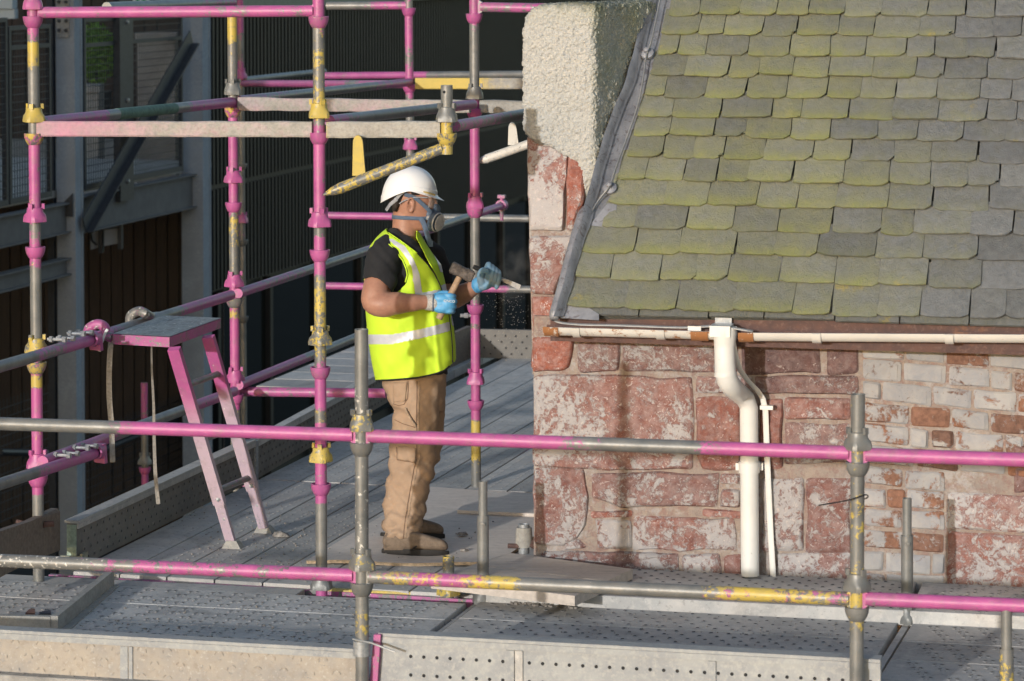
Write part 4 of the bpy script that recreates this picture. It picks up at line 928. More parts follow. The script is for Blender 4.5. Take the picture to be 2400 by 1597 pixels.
ledger('purple grey ledger rising from the mottled post to the pink upright by the wall', PI(772, 284), PI(1108, 245), [(772, .75, 0), (840, .3, 0), (900, .2, 0), (1010, .3, 0), (1060, .8, 0), (1108, .95, 0)])
ledger('purple ledger leaving the hop-up bracket towards the roughcast block', hit(1066, 296, PB(1047, 300), DN), hit(1262, 262, PB(1047, 300), DN), [(1066, .6, 0), (1150, .5, 0), (1262, .2, 0)])
ledger('grey and pink ledger rising to the blurred upright behind the helmet', PO(560, 236), PO(960, 193), [(560, .6, 0), (640, .5, 0), (720, .1, 0), (850, .15, 0), (880, .6, 0), (960, .8, 0)])
ledger('straight pink ledger in the blurred rear bay', at(570, 196, S6.y), at(958, 198, S5.y + .1), [(570, .95, 0), (800, .9, 0), (830, .3, 0), (860, .8, 0), (958, .9, 0)])
ledger('higher pink ledger in the blurred rear bay, turning grey towards the roughcast block', at(740, 178, 21), at(1300, 174, 21), [(740, .9, 0), (985, .9, 0), (1020, .2, 0), (1300, .1, 0)])
ledger('dark blurred tube slanting across the black wall beside the mottled post', at(573, 188, S6.y), at(760, 168, 24), [(573, .2, 0), (760, .0, 0)])
transom('yellow painted transom behind the pink upright, blurred', at(973, 196, S5.y), at(1330, 196, S5.y), [(973, 0, .9), (1120, 0, .85), (1160, 0, .3), (1330, 0, .3)], h=.066)
ledger('grey ledger with a pink end at the very top, behind the mottled post', hit(766, 14, S5, NY), hit(958, 13, S5, NY), [(766, .05, 0), (850, .3, 0), (880, .7, 0), (958, .8, 0)])
ledger('dull pink ledger at the very top beside the roughcast block', hit(1128, 17, S4, NY), hit(1300, 20, S4, NY), [(1128, .6, 0), (1300, .75, 0)], ends='a')
# guard rails of the return
ledger('upper return guard rail, dark pink, carrying the stepladder hooks', PO(104, 829, .05), PO(541, 692, .05), [(104, .8, 0), (250, .7, 0), (300, .1, .1), (400, .1, 0), (430, .8, 0), (541, .9, 0)], r=.0255)
ledger('upper return guard rail passing behind the worker\'s shoulders', PO(558, 688, .03), PO(1178, 482, .03), [(558, .8, 0), (640, .6, 0), (700, .5, 0), (760, .1, 0), (840, .3, 0), (865, .7, 0), (1000, .6, 0), (1040, .1, 0), (1100, .1, 0), (1130, .8, 0), (1178, .7, 0)])
ledger('near end of the upper return rail, grey then pink, in front of the first upright', PO(-70, 880, .11), PO(212, 798, .11), [(-70, 0, 0), (60, 0, 0), (85, .6, 0), (130, .5, 0), (170, .9, 0), (212, .9, 0)])
ledger('lower return guard rail, pink to grey, behind the two hanging straps', PO(100, 1083, .05), PO(548, 918, .05), [(100, .9, 0), (250, .85, 0), (300, .2, 0), (420, .05, 0), (450, .8, 0), (548, .9, 0)], r=.0255)
ledger('lower return guard rail rising behind the grey splashed post towards the worker', PO(560, 903, .03), PO(905, 762, .03), [(560, .9, 0), (700, .75, 0), (740, .3, 0), (790, .1, 0), (905, .2, 0)])
ledger('near end of the lower return rail, yellowish then pink, before the first upright', PO(-70, 1158, .11), PO(220, 1064, .11), [(-70, 0, .4), (30, 0, .25), (70, .3, 0), (110, .9, 0), (220, .9, 0)])
for (lab, cy, cx, rot) in (('upper bolted pink coupler joining the return rails at the first upright', 793, 206, 0), ('lower bolted pink coupler joining the return rails at the first upright', 1057, 216, 1)):
    c = PO(cx, cy, .085); t = thing('scaffold_coupler', lab, 'coupler', c, 'bolted couplers on the return rails')
    m = MB(); m.col = (.9, 0, 0, 1); m.lathe(c + DN * .03 - DV * .02 + ZV * -.0, DV, [(.0255, -.02), (.034, -.02), (.034, .03), (.0255, .03)], 18, col=(.9, 0, 0, 1)); m.prism([c + DN * .055 + ZV * .03, c + DN * .06 - ZV * .055, c + DN * .01 - ZV * .05, c - DN * .02 + ZV * .03], DV * .03); m.build('clasp', M_PAINT, t, smooth='auto')
    for k, off in enumerate((-.07, -.16, -.27, -.36)):
        q = c + DV * off + DN * .0 + ZV * (.034 + (k % 2) * .006); m = MB(); m.path([q - DN * .03, q + DN * .045], .007, 8); m.lathe(q + DN * .04, DN, [(0, .016), (.013, .016), (.013, 0), (0, 0)], 6); m.lathe(q - DN * .02, DN, [(0, .014), (.014, .014), (.014, 0), (0, 0)], 6)
        m.build('coupler_bolt', M_GALV, t)
# far cross rails
ledger('blurred pink cross rail level with the respirator, turning grey beyond it', at(752, 505, 20.5), at(1300, 514, 20.2), [(752, .95, 0), (930, .9, 0), (985, .2, 0), (1020, 0, 0), (1300, 0, 0)])
ledger('blurred cross rail level with the chisel, pink then grey', at(752, 670, 20.5), at(1300, 680, 20.2), [(752, 1, 0), (1150, .95, 0), (1185, .6, 0), (1205, .05, 0), (1300, 0, 0)])
ledger('pink cross rail low behind the grey splashed post', hit(566, 918, S3 + DV * .1, NY), hit(905, 922, S3 + DV * .1, NY), [(566, .7, 0), (905, .85, 0)], ends='a')
m = MB(); c = PO(1176, 482, .03); m.col = (.6, 0, 0, 1); m.lathe(c - DV * .03, DV, [(.025, 0), (.038, 0), (.038, .06), (.025, .06)], 16, col=(.6, 0, 0, 1)); m.path([c - ZV * .10, c + ZV * .06], .012, 8); m.cbox(c + ZV * .06, DN * .05, DV * .04, ZV * .02)
m.build('scaffold_coupler', M_PAINT, smooth='auto', label='dusty pink coupler at the far end of the rail, level with the respirator', cat='coupler')
m = MB(); c = at(1088, 740, S4.y); m.lathe(c, Vector((1, 0, 0)), [(0, 0), (.014, 0), (.014, .02), (.008, .022), (.008, .04)], 6); m.lathe(c + Vector((-.02, 0, 0)), Vector((1, 0, 0)), [(0, 0), (.01, 0), (.01, .02)], 6); m.build('clamp_bolt', M_GALV, label='small grey bolt sticking out of the pink upright below the far arm', cat='bolt')

# hop-up brackets
def bracket(lab, Y, post, dg, fin, col):
    b = at(post[0], post[2], Y); t_ = at(post[0], post[1], Y); th = thing('hop_up_bracket', lab, 'bracket', b, 'hop-up brackets')
    if post[1] < post[2] - 60:
        n = 10; m = MB(); m.path([b.lerp(t_, i / n) for i in range(n + 1)], .0245, 18, cap=False, cols=[(0, .15 if i > 6 else .6, 0, 1) for i in range(n + 1)]); m.lathe(t_, ZV, [(.0245, 0), (.02, 0), (.02, -.08)], 18, col=(0, 0, 0, 1)); m.build('tube', M_PAINT, th, smooth='auto')
        m = MB(); m.lathe(at(post[0] - 6, post[1] + 16, Y - .0235), -YV, [(0, .002), (.006, .0015), (.0062, -.01)], 8); m.build('pin_hole', M_HOLE, th)
        for py, kd, y in ((271, 't', .15), (324, 'b', .6)):
            m = MB(); cup(m, at(post[0], py, Y), kd, (0, y, 0, 1), rot=1); m.build('top_cup' if kd == 't' else 'bottom_cup', M_PAINT, th, smooth='auto')
    p0, p1 = at(dg[0], dg[1], Y), at(dg[2], dg[3], Y); n = 14; pts = [p0.lerp(p1, i / n) for i in range(n + 1)]
    m = MB(); m.path(pts, [.023] * 13 + [.017, .004], 14, cols=[col[0]] * 15); m.build('diagonal_arm', M_PAINT, th, smooth='auto', fix=False)
    f0, f1 = at(fin[0], fin[1], Y), at(fin[2], fin[3], Y); m = MB(); out = []
    for s in range(9):
        a = s / 8 * math.pi; out.append((math.cos(a) * .020, math.sin(a) * .03))
    ax = (f1 - f0); L = ax.length; ax.normalize(); X = Vector((1, 0, 0)); X = (X - ax * X.dot(ax)).normalized()
    poly = [f0 - X * .027, f0 + X * .027] + [f1 + X * x + ax * (y - .03) for x, y in out]
    m.col = col[1]; m.prism(poly, YV * .04); o = m.build('fin', M_PAINT, th)
    return th
bracket('yellow hop-up bracket with an upright fin, slanting down above the white helmet', PB(1047, 300).y, (1047, 200, 362), (1036, 348, 758, 457), (841, 412, 838, 318), ((.0, .50, 0, 1), (0, .86, 0, 1)))
bracket('cement covered grey hop-up bracket half hidden by the roughcast block', 15.0, (1290, 330, 360), (1262, 330, 1120, 380), (1203, 340, 1200, 288), ((0, .03, .8, 1), (0, 0, .85, 1)))

# ------------------------------------------------------------------ decks
def plank(parent, o, dl, L, dw, w, pat, z=0.0, mat=None, skew=0.0, seed=0, thick=.055, ramp=(0, 0)):
    """o: near corner; runs L along dl and w along dw; end edges follow skew (metres of dl per metre of dw)"""
    rr = random.Random(seed); o = Vector((o.x, o.y, z)); m = MB(); g = .004
    def q(a, b, h=0.0): return o + dl * (a + skew * b) + dw * b + ZV * h
    e = .0022
    P_ = [q(0, g, -thick), q(L, g, -thick), q(L, w - g, -thick), q(0, w - g, -thick), q(0, g, -e), q(L, g, -e), q(L, w - g, -e), q(0, w - g, -e)]
    m.pts8(P_)
    i = len(m.v); tp = [m.vert(q(e, g + e, .0)), m.vert(q(L - e, g + e, 0)), m.vert(q(L - e, w - g - e, 0)), m.vert(q(e, w - g - e, 0))]
    m.f.pop(1); m.m.pop(1)
    for k in range(4): m.face((4 + k, 4 + (k + 1) % 4, tp[(k + 1) % 4], tp[k]))
    m.face(tp)
    def ring(c, ro, ri, h, n=8):
        a = [m.vert(c + (dl * math.cos(6.2832 * k / n) + dw * math.sin(6.2832 * k / n)) * ro + ZV * .0003) for k in range(n)]
        b = [m.vert(c + (dl * math.cos(6.2832 * k / n) + dw * math.sin(6.2832 * k / n)) * ri + ZV * h) for k in range(n)]
        d = [m.vert(c + (dl * math.cos(6.2832 * k / n) + dw * math.sin(6.2832 * k / n)) * ri * .9 + ZV * .0005) for k in range(n)]
        for k in range(n): m.face((a[k], a[(k + 1) % n], b[(k + 1) % n], b[k]), 2); m.face((b[k], b[(k + 1) % n], d[(k + 1) % n], d[k]), 1)
        m.face(d, 1)
    def slot(c, u, v):     # a little pressed flap with a dark mouth
        a = c - u * .009; b = c + u * .009
        m.quad(a + ZV * .0006, b + ZV * .0006, b + v * .0035 + ZV * .0006, a + v * .0035 + ZV * .0006, 1)
        m.quad(a + v * .0035 + ZV * .0025, b + v * .0035 + ZV * .0025, b + v * .012 + ZV * .0004, a + v * .012 + ZV * .0004, 0)
    if pat == 'petal':
        nr = 4 if w > .28 else 3; s = .098
        for r_ in range(nr):
            y = w * (r_ + .75) / (nr + .5); x = .09 + (r_ % 4) * .027
            while x < L - .08:
                if rr.random() > .05:
                    c = q(x, y)
                    for a in (.78, 2.36, 3.93, 5.5):
                        u = dl * math.cos(a) + dw * math.sin(a); v = dw * math.cos(a) - dl * math.sin(a); slot(c + u * .016, v, u)
                x += s
    elif pat == 'hole':
        nr = 5
        for r_ in range(nr):
            y = w * (r_ + .6) / (nr + .2); x = .06 + (r_ % 2) * .035
            while x < L - .05: ring(q(x, y), .0125, .0075, .003); x += .07
    elif pat == 'dimple':
        nr = 3
        for r_ in range(nr):
            y = w * (r_ + .7) / (nr + .4); x = .06 + (r_ % 2) * .03
            while x < L - .05:
                c = q(x, y); slot(c, dw * .8, dl); slot(c + dl * .004, dw * .6, dl * -1); x += .062
    return m.build('plank', [mat or M_DECK, M_HOLE, M_RIM], parent, fix=False, smooth=False)
def qn(p): return p.dot(NY)
def onq(u, q): return EX * u + NY * q
SK = -(DV.dot(EX) / DV.dot(NY))            # plank ends follow the return's direction
qs = qn(hz(375, 1378)); wq = (qs - qn(hz(375, 1461))) / 2; qf = qn(F1) + .06
J1 = hz(1102, 1408); J1b = hz(1124, 1408); J2 = hz(2106, 1456); J2b = hz(2142, 1456)
def uend(J, q): return J.dot(EX) + (q - qn(J)) * DV.dot(EX) / DV.dot(NY)
fp = thing('scaffold_platform', 'front working platform of perforated steel planks below the stepladder, with petal shaped slots', 'platform', J1 + ZV * -.06, 'scaffold platforms')
uL = hz(-260, 1400).dot(EX)
q = qs; k = 0
while q > qf + .1:
    u1 = uend(J1, q) - .002; plank(fp, onq(u1, q), -EX, u1 - uL, -NY, wq, 'petal', seed=k, skew=SK * -1 if False else DV.dot(EX) / DV.dot(NY)); q -= wq; k += 1
plank(fp, onq(uend(hz(705, 1385), qs + .11), qs + .135), -EX, uend(hz(705, 1385), qs) - uL, -NY, .125, None, seed=50, z=-.004, skew=DV.dot(EX) / DV.dot(NY))
rp = thing('scaffold_platform', 'front platform bay of plain round-holed steel planks before the stone wall', 'platform', J2 + ZV * -.06, 'scaffold platforms')
q = qs + .03; k = 0; qsr = qn(hz(1475, 1428))
q = qsr
while q > qf + .06:
    u0 = uend(J1b, q) + .008; u1 = uend(J2, q); plank(rp, onq(u0, q), EX, u1 - u0, -NY, wq, 'hole', seed=70 + k, skew=-DV.dot(EX) / DV.dot(NY)); q -= wq; k += 1
fr = thing('scaffold_platform', 'front platform bay of petal slotted planks under the painted brick wall', 'platform', J2b + ZV * -.06, 'scaffold platforms')
q = qsr + .0; k = 0
while q > qf - .35:
    u0 = uend(J2b, q); plank(fr, onq(u0, q), EX, 1.6, -NY, wq, 'petal', seed=90 + k, skew=-DV.dot(EX) / DV.dot(NY)); q -= wq; k += 1
# joint channels between the bays
for J, a, lab in ((J1, J1b, 'steel joint channel between the front platform bays by the thin stub'), (J2, J2b, 'steel joint channel running towards the yellow flecked post')):
    m = MB(); c = (J + a) / 2; w_ = (a - J).length * .42; m.box(c - EX * w_ / 2 - DV * 1.9 - ZV * .05, EX * w_, DV * 1.95, ZV * .035); m.build('joint_channel', M_DECK, label=lab, cat='channel', group='joint channels between bays')
# inside boards against the wall (a step higher)
ib = thing('inside_boards', 'narrow raised steel boards along the foot of the stone wall', 'platform', hz(1700, 1400), 'scaffold platforms')
qb0 = qn(hz(1475, 1400, .05)); qw = qn(W0) - .012
for (u0, u1, pat, sd) in ((hz(1120, 1400, .05).dot(EX), hz(2118, 1430, .05).dot(EX), 'hole', 1), (hz(2134, 1430, .05).dot(EX), hz(2134, 1430, .05).dot(EX) + 1.5, 'petal', 2)):
    n_ = 2
    for k in range(n_):
        w_ = (qw - qb0) / n_; plank(ib, onq(u0, qb0 + w_ * k), EX, u1 - u0, NY, w_, pat, z=.05, seed=120 + k + sd * 5, thick=.06)
# return platform: planks running away from the camera, two bays
rt = thing('scaffold_platform', 'long return platform of steel planks the worker stands over, leading away past the stone corner', 'platform', hz(700, 1300) + ZV * -.06, 'scaffold platforms')
def xn(p): return p.dot(DN)
xa = xn(hz(131, 1360)); wx = xn(hz(501, 1360)) - xn(hz(377, 1360)); yd0 = hz(500, 1359).dot(DV); yd1 = hz(760, 1131).dot(DV); yd2 = hz(1180, 838).dot(DV)
x0 = xn(hz(377, 1360)) - wx * 2
for bay, (ya, yb) in enumerate(((yd0, yd1 - .012), (yd1 + .012, yd2))):
    for k in range(11):
        x = x0 + wx * k
        if bay == 1 and k > 8: continue
        plank(rt, DN * x + DV * ya, DV, yb - ya, DN, wx, 'dimple', seed=200 + bay * 20 + k)
m = MB(); m.box(DN * (x0 - .1) + DV * (yd1 - .01) - ZV * .04, DN * wx * 11, DV * .02, ZV * .034); m.col = (.9, 0, 0, 1); m.c = [(.7, 0, 0, 1)] * 8; m.build('cross_bearer', M_PAINT, rt)
m = MB(); m.box(DN * (x0 - .1) + DV * (yd0 - .03) - ZV * .05, DN * wx * 9, DV * .024, ZV * .036); m.c = [(.6, .1, 0, 1)] * 8; m.build('cross_bearer', M_PAINT, rt)
ledger('pink tube lying in the gap of the platform beside the stone corner', hz(1146, 1138, -.02), hz(1262, 1046, -.02), [(1140, .8, 0), (1260, .7, 0)], r=.02)
# far platform beyond the return, left of the worker
fpf = thing('scaffold_platform', 'distant grey platform seen between the mottled post and the vest', 'platform', hz(720, 880), 'scaffold platforms')
of = hz(600, 905)
for k in range(8):
    o_ = of + DV * .33 * k; L_ = (S1.dot(DN) - .09 - o_.dot(DN)) / EX.dot(DN) - k * .33 * 0
    plank(fpf, o_, EX, L_, DV, .325, None, seed=300 + k, skew=-0.0)
# bearers in the opening by the mottled post
transom('yellow painted bearer in the opening behind the front planks', hz(770, 1392, -.03), hz(1066, 1404, -.03), [(770, 0, .75), (1070, 0, .8)], h=.05)
ledger('pink tube end under the planks beside the thin stub', hz(1063, 1404, -.04), hz(1120, 1352, -.04), [(1060, 1, 0), (1120, .8, 0)], r=.02)
m = MB(); m.box(hz(-200, 1500) - ZV * .5, EX * 3.9, NY * 4.2, ZV * .02); 
# ------------------------------------------------------------------ toe boards
def toeboard(nm, lab, a, b, h, mat, th=.03, pat=None, lip=True, out=None, endm=None, sp=.0725):
    """steel toe board standing on line a-b; out = unit vector of the face that is seen"""
    d = (b - a); L = d.length; d.normalize(); t = thing(nm, lab, 'toe board', (a + b) / 2, 'steel toe boards')
    m = MB(); m.box(a - out * th, d * L, out * th, ZV * h); m.build('board', mat, t)
    if lip:
        m = MB(); m.box(a - out * (th + .012) + ZV * (h + .001), d * L, out * (th + .02), ZV * .012); m.box(a + out * .001 + ZV * (h - .022), d * L, out * .008, ZV * .022); m.build('folded_lip', M_TOEZ if mat != M_TOED else M_DECK, t)
    m = MB(); rr = random.Random(len(lab)); n = 8
    def ringf(c, ro, ri, hh, hole=True):
        A = [m.vert(c + (d * math.cos(6.2832 * k / n) + ZV * math.sin(6.2832 * k / n)) * ro + out * .0004) for k in range(n)]
        B = [m.vert(c + (d * math.cos(6.2832 * k / n) + ZV * math.sin(6.2832 * k / n)) * ri + out * hh) for k in range(n)]
        for k in range(n): m.face((A[k], A[(k + 1) % n], B[(k + 1) % n], B[k]), 0)
        m.face(B, 1 if hole else 0)
    if pat == 'hole':
        for r_ in range(3):
            x = .12 if r_ % 2 == 0 else .12
            while x < L - .03:
                s_ = x / sp
                if not any(abs(x - w_) < .05 for w_ in (0,)): ringf(a + d * x + ZV * (h - .068 - r_ * .068), .010, .0068, .0008)
                x += .049
    elif pat == 'dimple':
        r_ = 0
        for r_ in range(4):
            x = .05 + (r_ % 2) * .03
            while x < L - .03: ringf(a + d * (x + rr.uniform(-.003, .003)) + ZV * (.03 + r_ * .04), .011, .0062, .0035); x += .07
    elif pat == 'disc':
        for r_ in range(4):
            x = .06 + (r_ % 2) * .05
            while x < L - .03:
                c = a + d * x + ZV * (.03 + r_ * .05)
                for q_ in range(3):
                    an = q_ * 2.1 + rr.random(); u = d * math.cos(an) + ZV * math.sin(an); v = ZV * math.cos(an) - d * math.sin(an); e = c + u * .013
                    m.quad(e - v * .008 + out * .0005, e + v * .008 + out * .0005, e + v * .006 + u * .005 + out * .003, e - v * .006 + u * .005 + out * .003)
                x += .1
    if m.v: m.build('pressed_rings', [mat, M_HOLE], t, fix=False, kind='stuff')
    return t, a, d, L
ta, tb = hz(600, 1124), hz(150, 1330)
out = DN
tz0 = ta + DV * 0
p_near = DN * xn(ta) + DV * hz(150, 1330).dot(DV)
t1, *_ = toeboard('toe_board', 'dark dusty steel toe board with rows of pressed holes, behind the stepladder feet', p_near, DN * xn(ta) + DV * (ta.dot(DV) - .02), .195, M_TOED, out=DN, pat='dimple', th=.045)
m = MB(); m.box(p_near - DN * .045 - DV * .004 + ZV * .03, DN * .045, DV * .003, ZV * .16); m.build('end_plate', simple('pale_green_paint', (.33, .42, .34), .6, 0, .2, 40), t1, label='pale green end plate')
m = MB(); m.box(p_near - DN * .07 - DV * .02, DN * .1, DV * .012, ZV * .055); m.box(p_near + DN * .018 - DV * .008, DN * .012, DV * .06, ZV * .065); m.build('foot_bracket', simple('dirty_yellow_steel', (.36, .35, .26), .7, 0, .2, 40), t1)
e1 = DN * xn(ta) + DV * (ta.dot(DV) + .0); far = DN * xn(ta) + DV * yd2
k1_, k2_, k3_ = hz(1000, 889), hz(1003, 887), hz(1104, 840)
t2, *_ = toeboard('toe_board', 'long dusty toe board behind the tan trousers, beginning at the folded corner post', e1 + DV * .02, k1_, .19, M_TOED, out=DN, pat='dimple', th=.03)
m = MB(); m.box(e1 - DN * .04 - DV * .03 - ZV * .02, DN * .05, DV * .04, ZV * .22); m.build('corner_post', M_GALV, t2)
toeboard('toe_board', 'brownish far toe board beyond the yellow vest, in line with the long one', k2_, k3_, .215, M_TIMBD, out=DN, th=.03, pat=None, lip=False)
toeboard('toe_board', 'grey cross toe board closing the far end of the return platform', hz(1108, 839), hz(1330, 843), .19, M_TOED, out=-NY, th=.03, pat='dimple', lip=False)
std('scaffold_standard', 'short blurred reddish upright in the dark behind the hanging straps', 21.0, (338, 897), (340, 1150), [(897, .75, 0), (985, .7, 0), (1000, .1, 0), (1090, .15, 0), (1110, .9, 0), (1150, .9, 0)], [(1080, 't', .1, 0), (1102, 'b', .9, 0)])
f0 = PA(-260, 1488, .055); f1 = PA(832, 1545, .055)
def qa(px): p = uz(PA(px, 1500, .055)); return p
hT = PA(600, 1516, .055).z; hb = hT - .22
tl, a_, d_, L_ = toeboard('toe_board', 'pale beige front toe board with faint ringed stamps, nearest the camera below the angle piece', qa(-260) + ZV * hb, qa(836) + ZV * hb, .22, M_TOE, out=-NY, pat='disc', th=.045)
m = MB(); q_ = qa(303) + ZV * hb; m.box(q_ - NY * .006, EX * .014, NY * .004, ZV * .195); m.box(q_ - NY * .004 - EX * .035, EX * .03, NY * .003, ZV * .195); m.build('joint_strip', M_TOEZ, tl)
hR = PA(1500, 1524, .055).z; hb2 = hR - .23
tr, a_, d_, L_ = toeboard('toe_board', 'grey front toe board with rows of round holes, nearest the camera below the stone wall', qa(888) + ZV * hb2, qa(2064) + ZV * hb2, .23, M_TOEZ, out=-NY, pat='hole', th=.05)
for px in (1188, 1208, 1660):
    m = MB(); q_ = qa(px) + ZV * hb2; m.box(q_ - NY * .007, EX * .028, NY * .005, ZV * .205); m.build('joint_strip', M_DECK if px == 1208 else M_TOEZ, tr)
m = MB(); m.c = []; P_ = [PA(876, 1488, .03), PA(892, 1488, .03), PA(884, 1600, .03), PA(866, 1600, .03)]; m.col = (.8, 0, 0, 1); m.prism(P_, NY * .03); m.build('end_plate', M_PAINT, tr, label='slanting pink end plate')
# brown timber toe board at the near left, lashed to the first upright
m = MB(); a = hz(-120, 1420, -.02); b = hz(141, 1200 + 118, -.02); d = (b - a); m.prism([at(-80, 1395, 11.9), at(-80, 1272, 11.9), at(70, 1223, 12.55), at(135, 1192, 12.9), at(141, 1200, 12.9), at(141, 1290, 12.9), at(70, 1318, 12.55)], Vector((-.03, .012, 0)))
m.build('timber_toe_board', M_TIMBD, label='weathered brown timber toe board behind the foot of the first upright', cat='toe board')
m = MB(); c = at(88, 1228, S1.y); m.lathe(c - ZV * .012, ZV + Vector((.15, 0, 0)), [(.026, 0), (.031, 0), (.031, .02), (.026, .02)], 16); m.path([c + Vector((.03, -.01, .0)), c + Vector((.07, .0, .0))], .013, 8); m.path([c + Vector((-.09, .0, .01)), c + Vector((-.03, -.02, .0))], .009, 6)
m.build('band_clip', M_RUST, smooth='auto', label='rusty band clip tying the timber board to the first upright', cat='clip')

# ------------------------------------------------------------------ folding step with tread plate
z0 = PO(264, 787, .16).z
A, B, C, D = hz(264, 784, z0), hz(397, 791, z0), hz(518, 747, z0), hz(383, 741, z0)
st = thing('step_ladder', 'pink swing-back step with a scratched tread plate hooked over the return rail', 'stepladder', hz(584, 1265, 0))
th = .044
m = MB(); m.pts8([p - ZV * th for p in (A, B, C, D)] + [A, B, C, D]); m.c = [(.74, 0, .12, 1)] * len(m.v); m.build('tread_frame', M_PAINT, st)
m = MB(); rr = random.Random(4); nx, ny = 30, 22; G = []
for j in range(ny + 1):
    G.append([m.vert((A.lerp(B, i / nx)).lerp(D.lerp(C, i / nx), j / ny) + ZV * (.003 + .0045 * rr.random() * (1 if 0 < i < nx and 0 < j < ny else 0)), (.12, 0, .2, 1)) for i in range(nx + 1)])
for j in range(ny):
    for i in range(nx): m.face((G[j][i], G[j][i + 1], G[j + 1][i + 1], G[j + 1][i]))
m.build('tread_plate', M_PAINT, st)
def beam(p0, p1, w, dpt, side, col, nm, parent, z0=None):
    ax = (p1 - p0); L = ax.length; ax.normalize(); s = (side - ax * side.dot(ax)).normalized(); k = ax.cross(s); m = MB(); n = 16; pr_ = None
    for i in range(n + 1):
        p = p0 + ax * (L * i / n); c = col(i / n)
        ring = [m.vert(p + s * a * w / 2 + k * b * dpt / 2, c) for a, b in ((-1, -1), (1, -1), (1, 1), (-1, 1))]
        if pr_:
            for q in range(4): m.face((pr_[q], pr_[(q + 1) % 4], ring[(q + 1) % 4], ring[q]))
        else: m.face(ring)
        pr_ = ring
    m.face(pr_[::-1]); return m.build(nm, M_PAINT, parent)
legs = []
ftop = [(hz(408, 817, z0 - th), hz(541, 1268, .03)), (hz(488, 789, z0 - th), hz(618, 1236, .03))]
for i, (tp, ft) in enumerate(ftop):
    fd = [(0, 1), (.22, .95), (.36, .45), (.5, .12), (.8, .1), (1, .05)] if i == 0 else [(0, 1), (.26, 1), (.31, .25), (.6, .1), (1, .15)]
    k = tp.lerp(ft, .80)
    lg = beam(tp, k, .054, .03, EX, lambda t, s=fd: (1, 0, .12, interp(t * .8, s)), 'leg', st)
    beam(k, ft, .044, .024, EX, lambda t: (.9, 0, .2, .1), 'leg_extension', lg)
    m = MB(); c = hz(*((547, 1284) if i == 0 else (621, 1248))); m.pts8([c - EX * .045 - DV * .03, c + EX * .045 - DV * .03, c + EX * .045 + DV * .03, c - EX * .045 + DV * .03, c - EX * .028 - DV * .018 + ZV * .034, c + EX * .02 - DV * .018 + ZV * .034, c + EX * .02 + DV * .018 + ZV * .034, c - EX * .028 + DV * .018 + ZV * .034]); m.build('foot', M_CAKED, lg)
    m = MB(); c = tp.lerp(ft, .775) - YV * .016; m.lathe(c, -YV, [(0, .01), (.009, .008), (.011, 0)], 8); m.lathe(tp.lerp(ft, .88) - YV * .0125, -YV, [(0, .0015), (.007, .001), (.007, -.002)], 8); m.build('bolt', M_GALV, lg)
    legs.append((tp, ft))
for t_ in (.19, .47, .735):
    m = MB(); p, q_ = legs[0][0].lerp(legs[0][1], t_), legs[1][0].lerp(legs[1][1], t_); m.path([p, q_], .0145, 12, cols=[(.35, 0, .05, 1)] * 2); m.build('rung', M_PAINT, st, smooth='auto')
for (hx, hy, tx, ty) in ((228, 778, 264, 793), (326, 747, 372, 742)):
    c = PO(hx, hy, .05); m = MB(); e = hz(tx, ty, z0 - .02) ; m.path(smoothpath([c + ZV * -.03 - DN * .045, c + ZV * .012 - DN * .04, c + ZV * .034, c + ZV * .022 + DN * .035, c.lerp(e, .6) + ZV * .002, e]), .0225, 12, cols=None); m.c = [(.75 if hx < 300 else .3, 0, .25, 1)] * len(m.v); m.build('rail_hook', M_PAINT, st, smooth='auto')
# hanging straps
for (pts, w_, lab) in ((((260, 800), (256, 860), (256, 930), (261, 1000), (264, 1084)), .0115, 'wider frayed grey strap hanging from the step hook'), (((355, 812), (356, 870), (360, 950), (361, 1020), (364, 1110), (371, 1182)), .009, 'narrow twisted grey strap hanging from the middle of the step tread')):
    Y = A.y + .02 if w_ > .01 else B.y + .12
    P_ = smoothpath([at(x, y, Y) for x, y in pts]); m = MB(); n = len(P_); pr_ = None
    for i, p in enumerate(P_):
        tw = (1 if w_ > .01 else .35 + .65 * i / n); c = Vector((w_ * tw, .003, 0)); a, b = m.vert(p - c), m.vert(p + c); a2, b2 = m.vert(p - c + YV * .002), m.vert(p + c + YV * .002)
        if pr_:
            m.face((pr_[0], pr_[1], b, a)); m.face((pr_[3], pr_[2], a2, b2)); m.face((pr_[0], a, a2, pr_[2])); m.face((pr_[1], pr_[3], b2, b))
        pr_ = (a, b, a2, b2)
    m.build('webbing_strap', M_STRAP, label=lab, cat='strap', group='straps hanging from the step')
m = MB(); P_ = smoothpath([at(x, y, A.y - .03) for x, y in ((252, 772), (246, 782), (238, 805), (233, 824))]); m.path(P_, .006, 6, flat=(1, .3)); m.build('webbing_strap', M_SIGNW, label='short pale cable tie looped round the step hook', cat='strap')

